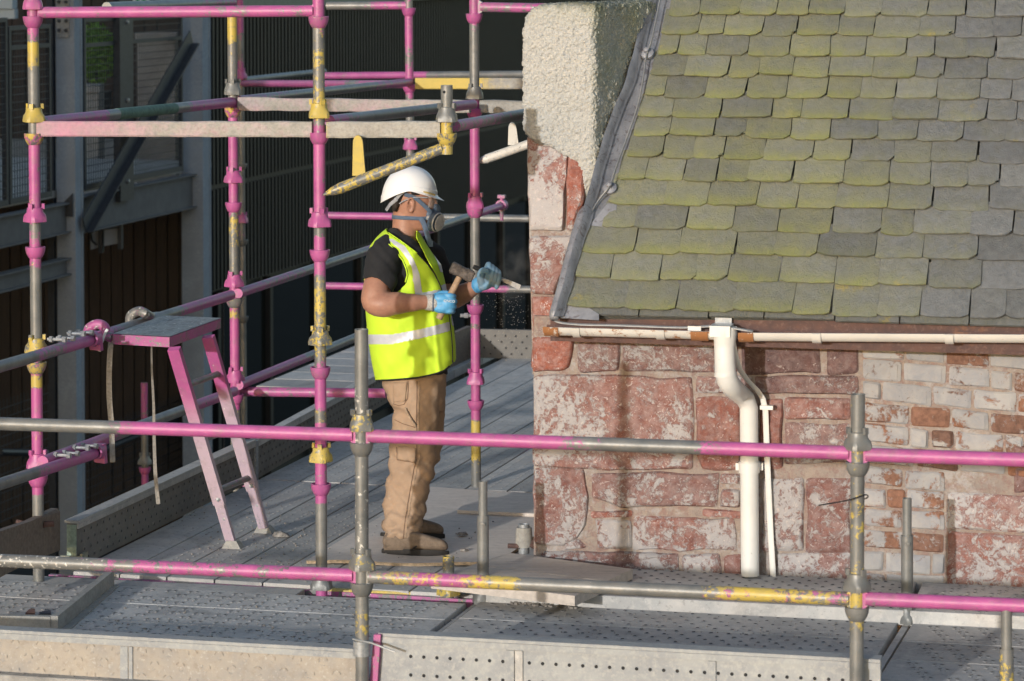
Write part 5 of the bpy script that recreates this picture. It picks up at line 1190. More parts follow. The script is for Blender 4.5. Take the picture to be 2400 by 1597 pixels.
# angle piece lying at the near left
ap = thing('steel_angle', 'bent grey steel angle piece lying on the near planks', 'steel angle', hz(136, 1487))
Cc, Dd, Ll = hz(136, 1484), hz(268, 1374), hz(-80, 1480)
d1 = (Dd - Cc); n1 = d1.normalized().cross(ZV); d2 = (Ll - Cc)
if n1.x < 0: n1 = -n1
h = .068
m = MB(); m.box(Cc - n1 * .03, d1, n1 * .03, ZV * h); m.build('web', M_CAKED, ap)
m = MB(); m.prism([Cc + n1 * .001, Cc + n1 * .035 + d1 * .06, Dd + n1 * .022, Dd + n1 * .001], ZV * .006); m.build('flange', M_CAKED, ap)
m = MB(); n2_ = d2.normalized().cross(ZV); n2_ = n2_ if n2_.y > 0 else -n2_; m.box(Cc - n1 * .032, d2, n2_ * .03, ZV * (h - .004)); m.build('cross_web', M_CAKED, ap)
for (x, y, s_, lab) in ((72, 1443, .02, 'rust brown bolt lying behind the steel angle'), (106, 1442, .026, 'dark slate chip lying behind the steel angle')):
    m = MB(); c = hz(x, y, .004); m.prism([c + Vector((-s_, -.01, 0)), c + Vector((s_, -.016, .004)), c + Vector((s_ * .8, .012, .012)), c + Vector((-s_ * .5, .014, .008))], ZV * (.014 if x < 80 else .006)); m.build('loose_bolt' if x < 80 else 'slate_chip', M_RUST if x < 80 else M_DKSTEEL, label=lab, cat='bolt' if x < 80 else 'chip')

# timber boards, plywood and rubble by the stone corner
tb_ = [hz(1193, 1296, .10), hz(1483, 1334, .10), hz(1347, 1397, .10), hz(1010, 1356, .10)]
for k, (f0_, f1_, lab) in enumerate(((0, .46, 'grey timber board nearer the stone wall foot'), (.47, 1, 'grey timber board with a sawn end, under the flaked yellow rail'))):
    p = [tb_[0].lerp(tb_[3], f0_), tb_[1].lerp(tb_[2], f0_), tb_[1].lerp(tb_[2], f1_), tb_[0].lerp(tb_[3], f1_)]
    m = MB(); m.pts8([q - ZV * .042 + Vector((0, 0, 0)) for q in p] + p); m.build('timber_board', M_TIMB, label=lab, cat='board', group='timber boards by the wall foot')
m = MB(); m.box(hz(1395, 1404, .05), EX * .4, -NY * .04, -ZV * .04) if False else None
pl_ = [hz(718, 1314, .018), hz(1165, 1321, .018), hz(1375, 1166, .018), hz(1010, 1141, .018)]
m = MB(); n = 14
def bow(p, q, t): v = p.lerp(q, t); return v
bt_ = []; tp_ = []
for i in range(n + 1):
    a = pl_[0].lerp(pl_[1], i / n); b = pl_[3].lerp(pl_[2], i / n); w_ = .012 * math.sin(i / n * 9.0) * (i / n > .1) * .4
    bt_.append((m.vert(a + ZV * (w_ - .014)), m.vert(b - ZV * .014))); tp_.append((m.vert(a + ZV * w_), m.vert(b)))
for i in range(n):
    m.face((tp_[i][0], tp_[i + 1][0], tp_[i + 1][1], tp_[i][1]), 0); m.face((bt_[i][0], bt_[i + 1][0], tp_[i + 1][0], tp_[i][0]), 1); m.face((bt_[i][1], tp_[i][1], tp_[i + 1][1], bt_[i + 1][1]), 1)
m.face((bt_[0][0], tp_[0][0], tp_[0][1], bt_[0][1]), 1); m.face((bt_[n][0], bt_[n][1], tp_[n][1], tp_[n][0]), 1)
m.build('plywood_sheet', [M_PLY, M_PLYE], label='large plywood sheet under the worker\'s boots', cat='plywood')
p = [hz(1072, 1196, .034), hz(1290, 1206, .034), hz(1330, 1172, .034), hz(1100, 1164, .034)]
m = MB(); m.pts8([q - ZV * .015 for q in p] + p); m.build('plywood_sheet', M_PLY, label='smaller plywood offcut lying behind the thin stub upright', cat='plywood')
rr = random.Random(8)
for (x, y, s_, lab) in ((1085, 1254, .03, 'flat grey stone flake on the plywood behind the boot toe'), (1088, 1291, .022, 'small pale stone chip on the plywood in front of the boot toe'), (1336, 1421, .014, 'white pebble by the end of the timber boards'), (658, 1256, .05, 'grey mortar lump beside the rear foot of the step')):
    m = MB(); c = hz(x, y, .022 if x < 1100 and x > 700 else .004); N = 9; ring = [c + Vector((math.cos(6.28 * k / N) * s_ * rr.uniform(.7, 1.2), math.sin(6.28 * k / N) * s_ * .8 * rr.uniform(.7, 1.2), 0)) for k in range(N)]
    a = [m.vert(p) for p in ring]; b = [m.vert(c + (p - c) * .75 + ZV * s_ * rr.uniform(.2, .45)) for p in ring]; t_ = m.vert(c + ZV * s_ * .45)
    for k in range(N): m.face((a[k], a[(k + 1) % N], b[(k + 1) % N], b[k])); m.face((b[k], b[(k + 1) % N], t_))
    m.build('stone_chip', M_CHIP, label=lab, cat='stone chip')
# coupler on a stub at the stone corner
c = hz(1228, 1297, .05); t = thing('scaffold_coupler', 'grey stub with a bolted coupler at the foot of the stone corner', 'coupler', c)
m = MB(); m.path([c, c + ZV * .13], .024, 16, cap=False); m.lathe(c + ZV * .13, ZV, [(.024, 0), (.02, 0), (.02, -.06)], 16); m.build('tube', M_GALV, t, smooth='auto')
m = MB(); m.lathe(c + ZV * .03, ZV, [(.025, 0), (.038, .0), (.038, .04), (.034, .085), (.025, .085)], 14); m.build('clasp', M_CAKED, t, smooth='auto')
m = MB(); m.path([c + Vector((-.07, -.01, .035)), c + Vector((-.02, -.02, .035))], .011, 8); m.path([c + Vector((.03, -.02, .05)), c + Vector((.06, -.01, .03)), c + Vector((.085, .0, -.01))], .018, 8); m.build('coupler_bolt', M_RUST, t, smooth='auto')
# small rubble along the board edge, left as loose matter
m = MB()
for i in range(60):
    x = rr.uniform(1195, 1350); y = lerp(1412, 1423, (x - 1195) / 155) + rr.uniform(-3, 3); c = hz(x, y, .004); s_ = rr.uniform(.003, .012); m.ell(c, Vector((s_, 0, 0)), Vector((0, s_, 0)), ZV * s_ * .5, 6, 4)
for i in range(160):
    x = rr.uniform(420, 760); y = rr.uniform(1180, 1330); c = hz(x, y, .003); s_ = rr.uniform(.002, .006); m.ell(c, Vector((s_, 0, 0)), Vector((0, s_, 0)), ZV * s_ * .6, 5, 4)
for i in range(260):
    x = rr.uniform(20, 1080); y = rr.uniform(1395, 1490) + x * .03; c = hz(x, y, .002); s_ = rr.choice((.0015, .002, .003, .004, .007)); m.ell(c, Vector((s_, 0, 0)), Vector((0, s_, 0)), ZV * s_ * .6, 5, 4)
for i in range(200):
    x = rr.uniform(1150, 2050); y = rr.uniform(1432, 1500) + (x - 1475) * .05; c = hz(x, y, .002); s_ = rr.choice((.0015, .002, .003, .004)); m.ell(c, Vector((s_, 0, 0)), Vector((0, s_, 0)), ZV * s_ * .6, 5, 4)
for i in range(70):
    x = rr.uniform(760, 1160); y = rr.uniform(1200, 1310); c = hz(x, y, .02); s_ = rr.uniform(.0015, .005); m.ell(c, Vector((s_, 0, 0)), Vector((0, s_, 0)), ZV * s_ * .6, 5, 4)
m.build('rubble', M_CHIP, kind='stuff', label='small stone rubble and dust crumbs scattered on the decks', fix=False)
# ------------------------------------------------------------------ the worker
YB = 13.42                                   # his mid plane
SC = YB / FPX                                # metres per photo pixel there
def pt(px, py, dy=0.0): return at(px, py, YB + dy)
wk_ = thing('person', 'worker in white hard hat, respirator, yellow vest and tan trousers, hammering a chisel on plywood', 'person', hz(965, 1285, .02))
M_SKIN = NT('skin', .5, 0, .4); t = M_SKIN
a = t.noise(14, 5, .6); b = t.noise(90, 4, .6); red = t.noise(7, 3)
t.base(t.mix(t.math('MULTIPLY', t.step(b, .45, .75), .3), t.mix(t.step(a, .35, .65), (.40, .21, .145), (.33, .165, .112)), (.26, .115, .08))); t.bump(b, .2, .001)
t.b.inputs['Subsurface Weight'].default_value = .08; t.b.inputs['Subsurface Radius'].default_value = (.01, .004, .002); M_SKIN = t.m
M_TEE = simple('black_cotton', (.018, .018, .02), .9, 0, .15, 40, .3, .002)
t = NT('hi_vis_yellow', .75, 0, .3); t.base(t.mix(t.step(t.noise(5, 4), .35, .65), (.57, .80, .045), (.52, .75, .04))); t.bump(t.noise(300, 2), .1, .0006); M_VIS = t.m
M_REFL = simple('reflective_tape', (.60, .61, .66), .4, 0.15, .05, 60)
M_BIND = simple('black_binding', (.012, .012, .012), .8)
t = NT('tan_canvas', .88, 0, .25); a = t.noise(6, 6, .65); b = t.noise(45, 5, .7)
g = t.mix(t.step(a, .35, .65), (.385, .27, .185), (.325, .222, .15)); g = t.mix(t.math('MULTIPLY', t.step(b, .52, .72), .4), g, (.42, .32, .24)); g = t.mix(t.math('MULTIPLY', t.step(t.noise(15, 6, .7), .6, .7), .5), g, (.47, .385, .30))
t.base(g); t.bump(t.noise(220, 3), .2, .001); M_TAN = t.m
M_SEAM = simple('seam_thread', (.47, .34, .23), .9, 0, .2, 90)
t = NT('dusty_suede', .9); b = t.noise(30, 6, .7); t.base(t.mix(t.step(b, .38, .65), (.225, .165, .118), (.135, .098, .07))); t.bump(b, .3, .002); M_BOOT = t.m
M_SOLE = simple('sole_rubber', (.030, .026, .023), .8, 0, .25, 30)
M_HELM = NT('helmet_shell', .28, 0, .5); M_HELM.base((.80, .80, .80)); M_HELM = M_HELM.m
M_HGREY = simple('helmet_harness', (.30, .31, .34), .5, 0, .1)
M_HAIR = simple('dark_hair', (.035, .025, .02), .8, 0, .3, 120, .5, .003)
M_MASK = simple('respirator_rubber', (.085, .125, .19), .55, 0, .15, 30)
M_MASKB = simple('mask_strap', (.085, .125, .19), .8, 0, .1, 60)
M_FILT = simple('filter_grid', (.5, .51, .53), .5, .1, .1, 60)
t = NT('blue_glove_latex', .55); b = t.noise(28, 5, .7); t.base(t.mix(t.math('MULTIPLY', t.step(b, .5, .68), .55), (.085, .33, .60), (.30, .38, .43))); t.bump(t.noise(60, 4), .3, .001); M_GLOVE = t.m
t = NT('grey_glove_latex', .6); b = t.noise(28, 5, .7); t.base(t.mix(t.step(b, .38, .66), (.13, .27, .40), (.20, .265, .32))); t.bump(t.noise(60, 4), .3, .001); M_GLOVG = t.m
M_CUFF = simple('knit_cuff', (.52, .50, .47), .9, 0, .25, 150, .5, .002)
t = NT('clear_plastic', .05); t.base((.9, .93, .95)); t.b.inputs['Alpha'].default_value = .22; M_CLEAR = t.m
M_DKMET = simple('hammer_iron', (.15, .125, .11), .7, .2, .35, 60, .6, .003)
M_HAFT = simple('hammer_haft_wood', (.40, .27, .175), .7, 0, .2, 30, .2)
M_CHISEL = simple('chisel_steel', (.50, .50, .51), .45, .3, .15, 60)

def sup(c, n): return math.copysign(abs(c) ** (2.0 / n), c)
def loft(mb, rings, n=40, power=2.3, mi=None, cap=True):
    """rings: (py, x_left, x_right, half depth, dy) in photo columns / metres; horizontal sections"""
    prev = None
    for (py, xl, xr, b, dy) in rings:
        cx = (xl + xr) / 2; a = (xr - xl) / 2
        ring = [mb.vert(pt(cx + a * sup(math.cos(6.28319 * k / n), power), py, dy + b * sup(math.sin(6.28319 * k / n), power))) for k in range(n)]
        if prev:
            for k in range(n): mb.face((prev[k], prev[(k + 1) % n], ring[(k + 1) % n], ring[k]), mi)
        elif cap: mb.face(ring[::-1], mi)
        prev = ring
    if cap: mb.face(prev, mi)
def limb(mb, pts, seg=20, sub=5, flat=None):
    """pts: (px, py, dy, radius) -> smooth tapered tube with round ends"""
    P = smoothpath([pt(x, y, d) for x, y, d, r in pts], sub); rr_ = []
    for i in range(len(pts) - 1):
        for j in range(sub): t_ = j / sub; t_ = t_ * t_ * (3 - 2 * t_); rr_.append(lerp(pts[i][3], pts[i + 1][3], t_))
    rr_.append(pts[-1][3])
    mb.path(P, rr_, seg, flat=flat)
    for p, r in ((P[0], rr_[0]), (P[-1], rr_[-1])): mb.ell(p, Vector((r, 0, 0)), Vector((0, r, 0)), Vector((0, 0, r)), 16, 10)
def ellp(mb, px, py, dy, rx, ry, rz, rot=0.0):
    c, s = math.cos(rot), math.sin(rot); mb.ell(pt(px, py, dy), Vector((c, 0, s)) * rx, YV * ry, Vector((-s, 0, c)) * rz, 18, 12)

# body: one continuous skin surface (head, neck, torso, arms, legs)
m = MB()
loft(m, [(398, 940, 990, .04, 0), (403, 930, 1000, .055, 0), (415, 917, 1010, .068, 0), (435, 911, 1015, .075, 0), (452, 911, 1017, .0765, 0), (466, 913, 1017, .0755, 0), (478, 917, 1018, .074, 0), (490, 922, 1019, .071, 0), (503, 927, 1018, .066, 0), (515, 934, 1016, .060, 0), (526, 944, 1013, .053, 0), (536, 960, 1008, .042, 0), (541, 975, 1002, .028, 0)], 36, 2.1)
loft(m, [(480, 922, 985, .056, 0), (500, 921, 984, .056, 0), (520, 920, 982, .056, 0), (535, 919, 979, .056, 0), (552, 917, 978, .058, 0), (572, 915, 978, .06, 0)], 32, 2.0)
loft(m, [(560, 915, 965, .07, 0), (575, 908, 970, .11, 0), (590, 900, 985, .14, 0), (620, 892, 1000, .15, 0), (660, 890, 1008, .15, 0), (700, 890, 1015, .145, 0), (760, 895, 1020, .14, 0), (820, 900, 1025, .14, 0), (860, 905, 1035, .14, 0), (910, 920, 1025, .12, 0)], 36, 2.3)
limb(m, [(968, 890, -.08, .06), (965, 990, -.085, .06), (958, 1090, -.09, .056), (950, 1180, -.13, .05), (940, 1262, -.19, .042)])
limb(m, [(985, 890, .08, .06), (985, 990, .09, .06), (985, 1085, .12, .056), (965, 1160, .16, .05), (945, 1225, .19, .042)])
# nose, brow, eye balls, ears
m.path([pt(1016, 464, 0), pt(1021, 478, 0), pt(1025, 490, 0), pt(1016, 496, 0)], [.008, .010, .012, .011], 10)
ellp(m, 1012, 460, -.03, .012, .024, .008); ellp(m, 1012, 460, .03, .012, .024, .008)
ellp(m, 1013, 507, 0, .016, .026, .010); ellp(m, 1008, 469, -.032, .012, .013, .012); ellp(m, 1008, 469, .032, .012, .013, .012)
for s in (-1, 1):
    o = s * .072
    m.path(smoothpath([pt(961, 494, o), pt(956, 486, o + s * .008), pt(955, 474, o + s * .016), pt(959, 466, o + s * .018), pt(966, 466, o + s * .014), pt(970, 474, o + s * .010), pt(969, 483, o + s * .006)], 5), .0052, 8)
    m.path(smoothpath([pt(961, 493, o), pt(962, 497, o + s * .006), pt(966, 494, o + s * .005), pt(968, 487, o + s * .003)], 4), .006, 8)
    ellp(m, 962, 480, o + s * .002, .011, .006, .022)
# near arm
limb(m, [(912, 600, -.15, .07), (892, 640, -.22, .063), (880, 680, -.275, .058), (876, 708, -.30, .054), (900, 714, -.315, .0575), (930, 711, -.31, .05), (962, 710, -.295, .041), (990, 709, -.275, .033), (1006, 709, -.265, .030)], 22)
ellp(m, 868, 718, -.30, .026, .035, .028)
# far arm
limb(m, [(1000, 595, .15, .065), (1022, 640, .20, .058), (1040, 688, .22, .05), (1058, 700, .205, .050), (1084, 690, .165, .046), (1108, 675, .125, .037), (1130, 662, .10, .030)], 22)
ellp(m, 1042, 700, .215, .03, .03, .028)
body = m.build('body', M_SKIN, wk_); remesh(body, .0052, 3)

# hair under the helmet
m = MB(); loft(m, [(425, 908, 985, .078, 0), (445, 907.5, 978, .0805, 0), (460, 909, 958, .079, 0), (472, 912, 948, .077, 0), (484, 915.5, 940, .074, 0), (496, 919.5, 930, .066, 0)], 36, 2.1); loft(m, [(438, 940, 1006, .0785, 0), (458, 944, 998, .0785, 0)], 30, 2.2)
m.build('hair', M_HAIR, wk_, smooth=True)

# black t-shirt: torso, sleeves
m = MB()
loft(m, [(536, 909, 974, .070, 0), (545, 908, 980, .085, 0), (556, 901, 986, .125, 0), (570, 892, 993, .162, 0), (590, 882, 1006, .182, 0), (620, 874, 1020, .188, 0), (660, 870, 1030, .188, 0), (700, 871, 1036, .182, 0), (760, 874, 1046, .185, 0), (830, 880, 1050, .18, 0), (880, 890, 1050, .17, 0)], 36, 2.4)
limb(m, [(915, 592, -.12, .078), (900, 608, -.17, .082), (892, 635, -.212, .078), (888, 660, -.245, .076)], 22)
limb(m, [(985, 592, .12, .078), (1008, 610, .17, .08), (1024, 640, .205, .072), (1030, 662, .22, .068)], 22)
tee = m.build('t_shirt', M_TEE, wk_); remesh(tee, .007, 3)
# cut the round ends off the sleeves and open the neck; then fold the cloth
bm = bmesh.new(); bm.from_mesh(tee.data); wb = W[wk_.name]
dele = []
for f in bm.faces:
    p = f.calc_center_median() + wb; x, y = pxof(p)
    if p.y < YB - .13 and y > 640:
        if y > interp(x, [(850, 657), (869, 652), (891, 659), (911, 678), (930, 692)]) and x < 915: dele.append(f)
    if y < interp(x, [(900, 528), (918, 524), (945, 545), (978, 567), (992, 566), (996, 540)]) and 900 < x < 998: dele.append(f)
    if p.y > YB + .13 and y > 668: dele.append(f)
bmesh.ops.delete(bm, geom=list(set(dele)), context='FACES')
for v in bm.verts:
    p = v.co + wb; x, y = pxof(p)
    f_ = nz((x * .03 + y * .025, y * .01, p.y * 4), 1) * .008 + nz((x * .06 - y * .05, 3, p.y * 9), 1) * .005
    v.co += v.normal * f_
bn_ = [v for v in bm.verts if v.is_boundary]
for _ in range(12): bmesh.ops.smooth_vert(bm, verts=bn_, factor=.5, use_axis_x=True, use_axis_y=True, use_axis_z=True)
bm.to_mesh(tee.data); bm.free(); tee.data.shade_smooth()
add_mod(tee, 'SOLIDIFY', thickness=.004, offset=-1); bake(tee); tee.data.shade_smooth()

# hi-vis vest
VR = [(534, 908, 966, .078), (545, 894, 984, .128), (558, 881, 991, .170), (575, 868, 1001, .203), (600, 859, 1018, .214), (620, 855, 1033, .218), (660, 853, 1043, .216), (700, 853, 1050, .212), (733, 857, 1057, .210), (770, 860, 1064, .212), (807, 864, 1068, .214), (850, 871, 1069, .210), (896, 880, 1066, .204), (905, 882, 1065, .203)]
VN = 2.5
def vring(py): return interp(py, VR, 1), interp(py, VR, 2), interp(py, VR, 3)
def vfold(px, py, side):
    w_ = nz((px * .018 + py * .02, py * .006, side), 1) * .012 + nz((px * .05 - py * .028, py * .02, side + 4), 1) * .0055
    w_ += math.exp(-((px - 1022 - (py - 790) * .10) / 6) ** 2) * .007 * (py > 730) + math.exp(-((px - 905 - (py - 700) * .12) / 14) ** 2) * -.007 * (py > 690)
    return w_ + math.exp(-((px - 985 + (py - 850) * .45) / 16) ** 2) * .006 * (py > 790)
def vpt(px, py, side=-1, off=0.0):
    xl, xr, b = vring(py); u = max(-1, min(1, (px - (xl + xr) / 2) / ((xr - xl) / 2))); w_ = (1 - abs(u) ** VN) ** (1 / VN)
    return pt(px, py, side * (w_ * b + off + vfold(px, py, side) * min(1, w_ * 1.6)))
def hemy(px): return interp(px, [(860, 894), (880, 893.5), (915, 892), (947, 889.5), (975, 887), (1002, 882), (1025, 876), (1041, 870), (1053, 860), (1062, 850), (1072, 847)])
arm = [(862, 596), (880, 578), (899, 565), (914, 574), (926, 587), (944, 610), (952, 630), (954.5, 644), (950, 662), (938, 677), (922, 690), (905, 702), (880, 716), (858, 720), (849, 700), (846, 650), (850, 615)]
neck = [(898, 525), (906, 536), (911, 545), (945, 569), (978, 594), (1000, 617), (1018, 641), (1031, 668), (1021, 641), (1004, 612), (976, 555), (972, 520)]
NT_, NV_ = 330, 150
def vest_grid(test, off, name, mat, side_only=None, parent=wk_):
    m = MB(); ids = {}
    ys = [lerp(534, 896, j / NV_) for j in range(NV_ + 1)]
    def vid(i, j):
        k = (i % NT_, j)
        if k not in ids:
            py = ys[j]; xl, xr, b = vring(py); th = 6.28319 * i / NT_
            u = sup(math.cos(th), VN); w_ = sup(math.sin(th), VN); px = (xl + xr) / 2 + (xr - xl) / 2 * u; side = -1 if w_ < 0 else 1
            a_ = abs(w_); py2 = py
            if py > 840: py2 = 840 + (py - 840) * (hemy(px) - 840) / 56.0
            fo = vfold(px, py2, side) * min(1, a_ * 1.6)
            ids[k] = (m.vert(pt(px + (off / SC) * u * .8, py2, w_ * b + side * (off * min(1, a_ * 2) + fo))), px, py2, side)
        return ids[k]
    for j in range(NV_):
        for i in range(NT_):
            q = [vid(i, j), vid(i + 1, j), vid(i + 1, j + 1), vid(i, j + 1)]
            x = sum(a[1] for a in q) / 4; y = sum(a[2] for a in q) / 4; s = -1 if sum(a[3] for a in q) < 0 else 1
            if test(x, y, s): m.face([a[0] for a in q])
    o = m.build(name, mat, parent, smooth=True)
    bm = bmesh.new(); bm.from_mesh(o.data); bmesh.ops.delete(bm, geom=[v for v in bm.verts if not v.link_faces], context='VERTS'); bmesh.ops.smooth_vert
    bnd = [v for v in bm.verts if v.is_boundary]
    for _ in range(9): bmesh.ops.smooth_vert(bm, verts=bnd, factor=.5, use_axis_x=True, use_axis_y=True, use_axis_z=True)
    bm.to_mesh(o.data); bm.free(); o.data.shade_smooth()
    return o
def keep(x, y, s):
    if s < 0 and (inpoly(x, y, arm) or inpoly(x, y, neck)): return False
    if s > 0 and inpoly(x, y, [(905, 525), (915, 545), (960, 560), (976, 556), (972, 520)]): return False
    if s > 0 and inpoly(1920 - x, y, [(862 + 10, 596), (880, 578), (899, 565), (926, 587), (950, 630), (954, 650), (940, 677), (905, 702), (870, 700), (862, 650)]): return False
    if y < 541 and not (900 < x < 915): return y > 537 or x < 912
    return True
vest = vest_grid(keep, 0, 'hi_vis_vest', M_VIS)
add_mod(vest, 'SOLIDIFY', thickness=.003, offset=-1); bake(vest); vest.data.shade_smooth()
brace_ = [(868, 588), (880, 573), (898, 558), (906, 556), (922, 559), (948.6, 575), (970.7, 609), (984, 641), (991, 691), (971.5, 691), (966, 655), (965, 630), (952, 606), (936, 586), (911, 565), (899, 563.5), (882, 576), (869, 590)]
chest = [(971, 693), (993, 684), (1014, 680), (1031, 677), (1033, 690), (1016, 694), (995, 699), (972, 706)]
chest2 = [(1033, 667), (1047, 663), (1049, 682), (1036, 687)]
waist = [(860, 782), (916, 782.5), (945, 778), (974, 772), (1000, 766.5), (1023.7, 760.5), (1053, 752.5), (1055, 777.5), (1027.5, 785), (978, 797), (945, 803.5), (924, 808), (864, 808)]
wa2 = [(1056, 738), (1068, 742), (1072, 768), (1058, 764)]; fr2 = [(1006, 578), (1014, 578), (1024, 598), (1036, 622), (1044, 640), (1032, 640), (1022, 610)]
tp_ = vest_grid(lambda x, y, s: s < 0 and keep(x, y, s) and any(inpoly(x, y, P) for P in (brace_, chest, chest2, waist, wa2, fr2)) or (s > 0 and 764 < y < 790), .0018, 'reflective_tape', M_REFL, parent=vest)
def bindpath(pts, off=.002, r=.0032, nm='binding', mt=M_BIND, sub=5, par=vest, flat=None):
    P = []
    for i in range(len(pts) - 1):
        n_ = max(2, int(math.hypot(pts[i + 1][0] - pts[i][0], pts[i + 1][1] - pts[i][1]) / 5))
        for k in range(n_): P.append(vpt(lerp(pts[i][0], pts[i + 1][0], k / n_), lerp(pts[i][1], pts[i + 1][1], k / n_), -1, off))
    P.append(vpt(*pts[-1], -1, off)); m = MB(); m.path(P, r, 8, flat=flat); return m.build(nm, mt, par, smooth=True)
bindpath([(882, 892.5), (915, 891), (947, 888.5), (975, 886), (1002, 881), (1025, 875), (1041, 869), (1053, 859)], r=.0038)
bindpath([(978, 594), (1000, 617), (1018, 641), (1031, 668), (1042, 700), (1052, 738), (1058, 786), (1060, 815), (1061, 850)], r=.003)
bindpath([(862, 597), (880, 579), (899, 566), (914, 575), (926, 588), (944, 611), (952, 631), (954.5, 645), (950, 662)], r=.0032, mt=M_VIS, off=.0035)
bindpath([(910, 545), (945, 569), (978, 594)], r=.0022, mt=M_VIS)
bindpath([(976, 556), (1004, 612), (1021, 641), (1030, 664)], r=.0025, mt=M_VIS)

# trousers: both legs in one canvas skin with folds
m = MB()
loft(m, [(862, 892, 1048, .17, 0), (885, 895, 1047, .172, 0), (903, 895, 1046, .172, 0), (925, 905, 1044, .165, 0), (945, 913, 1042, .155, 0), (965, 919, 1041, .13, 0)], 36, 2.4)
def leg(rings): loft(m, rings, 32, 2.3)
leg([(900, 898, 1036, .085, -.085), (935, 914, 1032, .09, -.088), (970, 919, 1030, .09, -.09), (1000, 918, 1026, .088, -.09), (1040, 913, 1023, .084, -.09), (1069, 909, 1022, .082, -.09), (1097, 907, 1021, .081, -.09), (1130, 904, 1010, .08, -.105), (1170, 900.5, 1002, .078, -.13), (1206, 898, 997, .077, -.155), (1232, 897, 990, .077, -.175), (1252, 899, 982, .074, -.185), (1262, 902, 976, .070, -.19), (1268, 905, 970, .060, -.19)])
leg([(900, 915, 1046, .085, .085), (935, 930, 1043, .09, .09), (970, 930, 1042, .09, .095), (1005, 928, 1039, .088, .10), (1042, 926, 1036.5, .085, .105), (1075, 925, 1033, .083, .11), (1097, 923, 1025, .082, .118), (1130, 917, 1013, .08, .135), (1165, 910, 1004, .079, .155), (1195, 905, 1000, .08, .175), (1218, 903, 995, .08, .185), (1232, 906, 985, .075, .19)])
tro = m.build('trousers', M_TAN, wk_); remesh(tro, .0068, 3)
me = tro.data; nn = [v.normal.copy() for v in me.vertices]
def G_(d, s): return math.exp(-(d / s) ** 2)
for v, nr in zip(me.vertices, nn):
    p = v.co + wb; x, y = pxof(p); s = p.y - YB
    f_ = nz((x * .02 + y * .012, y * .006, s * 5), 1) * .009 + nz((x * .045 - y * .03, y * .02, s * 9 + 4), 1) * .006 + nz((x * .09 + y * .05, y * .05, 2), 1) * .0028
    k = max(0, min(1, (y - 1120) / 90))       # bunched over the boots
    f_ += k * (math.sin(y * .155 + x * .035 + math.sin(x * .07) * 1.4) * .0055 + nz((x * .05, y * .09, s * 8), 1) * .009)
    kn = G_(y - 1100, 42) * (1 if x > 960 else .4)
    f_ += kn * math.sin((y + (1024 - x) * .75) * .13) * .007
    f_ += G_(y - 960, 26) * (x < 960) * math.sin((y - x * .5) * .16) * .006
    cr_ = (1 - abs(nz((x * .022 + y * .03, y * .008 - x * .01, s * 3), 1))) ** 6 * .007 + (1 - abs(nz((x * .04 - y * .035, x * .01, s * 4 + 7), 1))) ** 7 * .005
    f_ -= cr_ * (.35 + .65 * max(0, min(1, (y - 1040) / 80)))
    v.co += nr * f_
me.shade_smooth()
def tpt(px, py, off):   # point on the near side of the trousers
    best = None
    return None
from mathutils.bvhtree import BVHTree
bvh = BVHTree.FromPolygons([v.co + wb for v in me.vertices], [tuple(p.vertices) for p in me.polygons])
def tro_pt(px, py, off=.001):
    d = ray(px, py).normalized(); h = bvh.ray_cast(CO, d)
    return (h[0] + h[1] * off) if h[0] else pt(px, py, -.17)
def seam(pts, r=.0022, nm='seam', mt=M_SEAM, off=.0012):
    P = []
    for i in range(len(pts) - 1):
        n_ = max(2, int(math.hypot(pts[i + 1][0] - pts[i][0], pts[i + 1][1] - pts[i][1]) / 4))
        P += [tro_pt(lerp(pts[i][0], pts[i + 1][0], k / n_), lerp(pts[i][1], pts[i + 1][1], k / n_), off) for k in range(n_)]
    P.append(tro_pt(*pts[-1], off)); m = MB(); m.path(P, r, 6); return m.build(nm, mt, tro, smooth=True)
M_SEAMD = simple('seam_painted_shade', (.20, .12, .075), .9, 0, .2, 90)  # darker strand, shade along the seams put into its colour
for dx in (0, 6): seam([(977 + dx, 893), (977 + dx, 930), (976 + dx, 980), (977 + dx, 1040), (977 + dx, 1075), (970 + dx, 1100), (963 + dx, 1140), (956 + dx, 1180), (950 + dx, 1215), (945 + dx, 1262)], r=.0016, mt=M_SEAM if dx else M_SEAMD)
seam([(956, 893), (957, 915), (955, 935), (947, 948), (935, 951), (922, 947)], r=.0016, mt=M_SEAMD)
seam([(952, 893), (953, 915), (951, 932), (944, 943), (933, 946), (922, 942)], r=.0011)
seam([(950, 956), (956, 970), (963, 983), (975, 999)], r=.0042, mt=M_SEAM); seam([(953, 957), (960, 971), (968, 984), (977, 996)], r=.0028, mt=simple('pocket_shadow', (.07, .045, .03), .9))  # second, near-black strand paints the shade under the pocket edge
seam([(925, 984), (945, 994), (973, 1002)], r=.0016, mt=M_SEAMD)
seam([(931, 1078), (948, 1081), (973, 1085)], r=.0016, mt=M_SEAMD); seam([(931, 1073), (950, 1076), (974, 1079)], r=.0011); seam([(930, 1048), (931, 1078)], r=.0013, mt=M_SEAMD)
def patch(poly, off, nm, mt):
    m = MB(); n = 10
    G = [[m.vert(tro_pt(lerp(lerp(poly[0][0], poly[1][0], i / n), lerp(poly[3][0], poly[2][0], i / n), j / n), lerp(lerp(poly[0][1], poly[1][1], i / n), lerp(poly[3][1], poly[2][1], i / n), j / n), off)) for i in range(n + 1)] for j in range(n + 1)]
    for j in range(n):
        for i in range(n): m.face((G[j][i], G[j][i + 1], G[j + 1][i + 1], G[j + 1][i]))
    o = m.build(nm, mt, tro, smooth=True); add_mod(o, 'SOLIDIFY', thickness=.003, offset=0); bake(o); o.data.shade_smooth()
patch([(932, 1046), (975, 1050), (974, 1083), (932, 1077)], .003, 'tool_pocket', M_TAN)
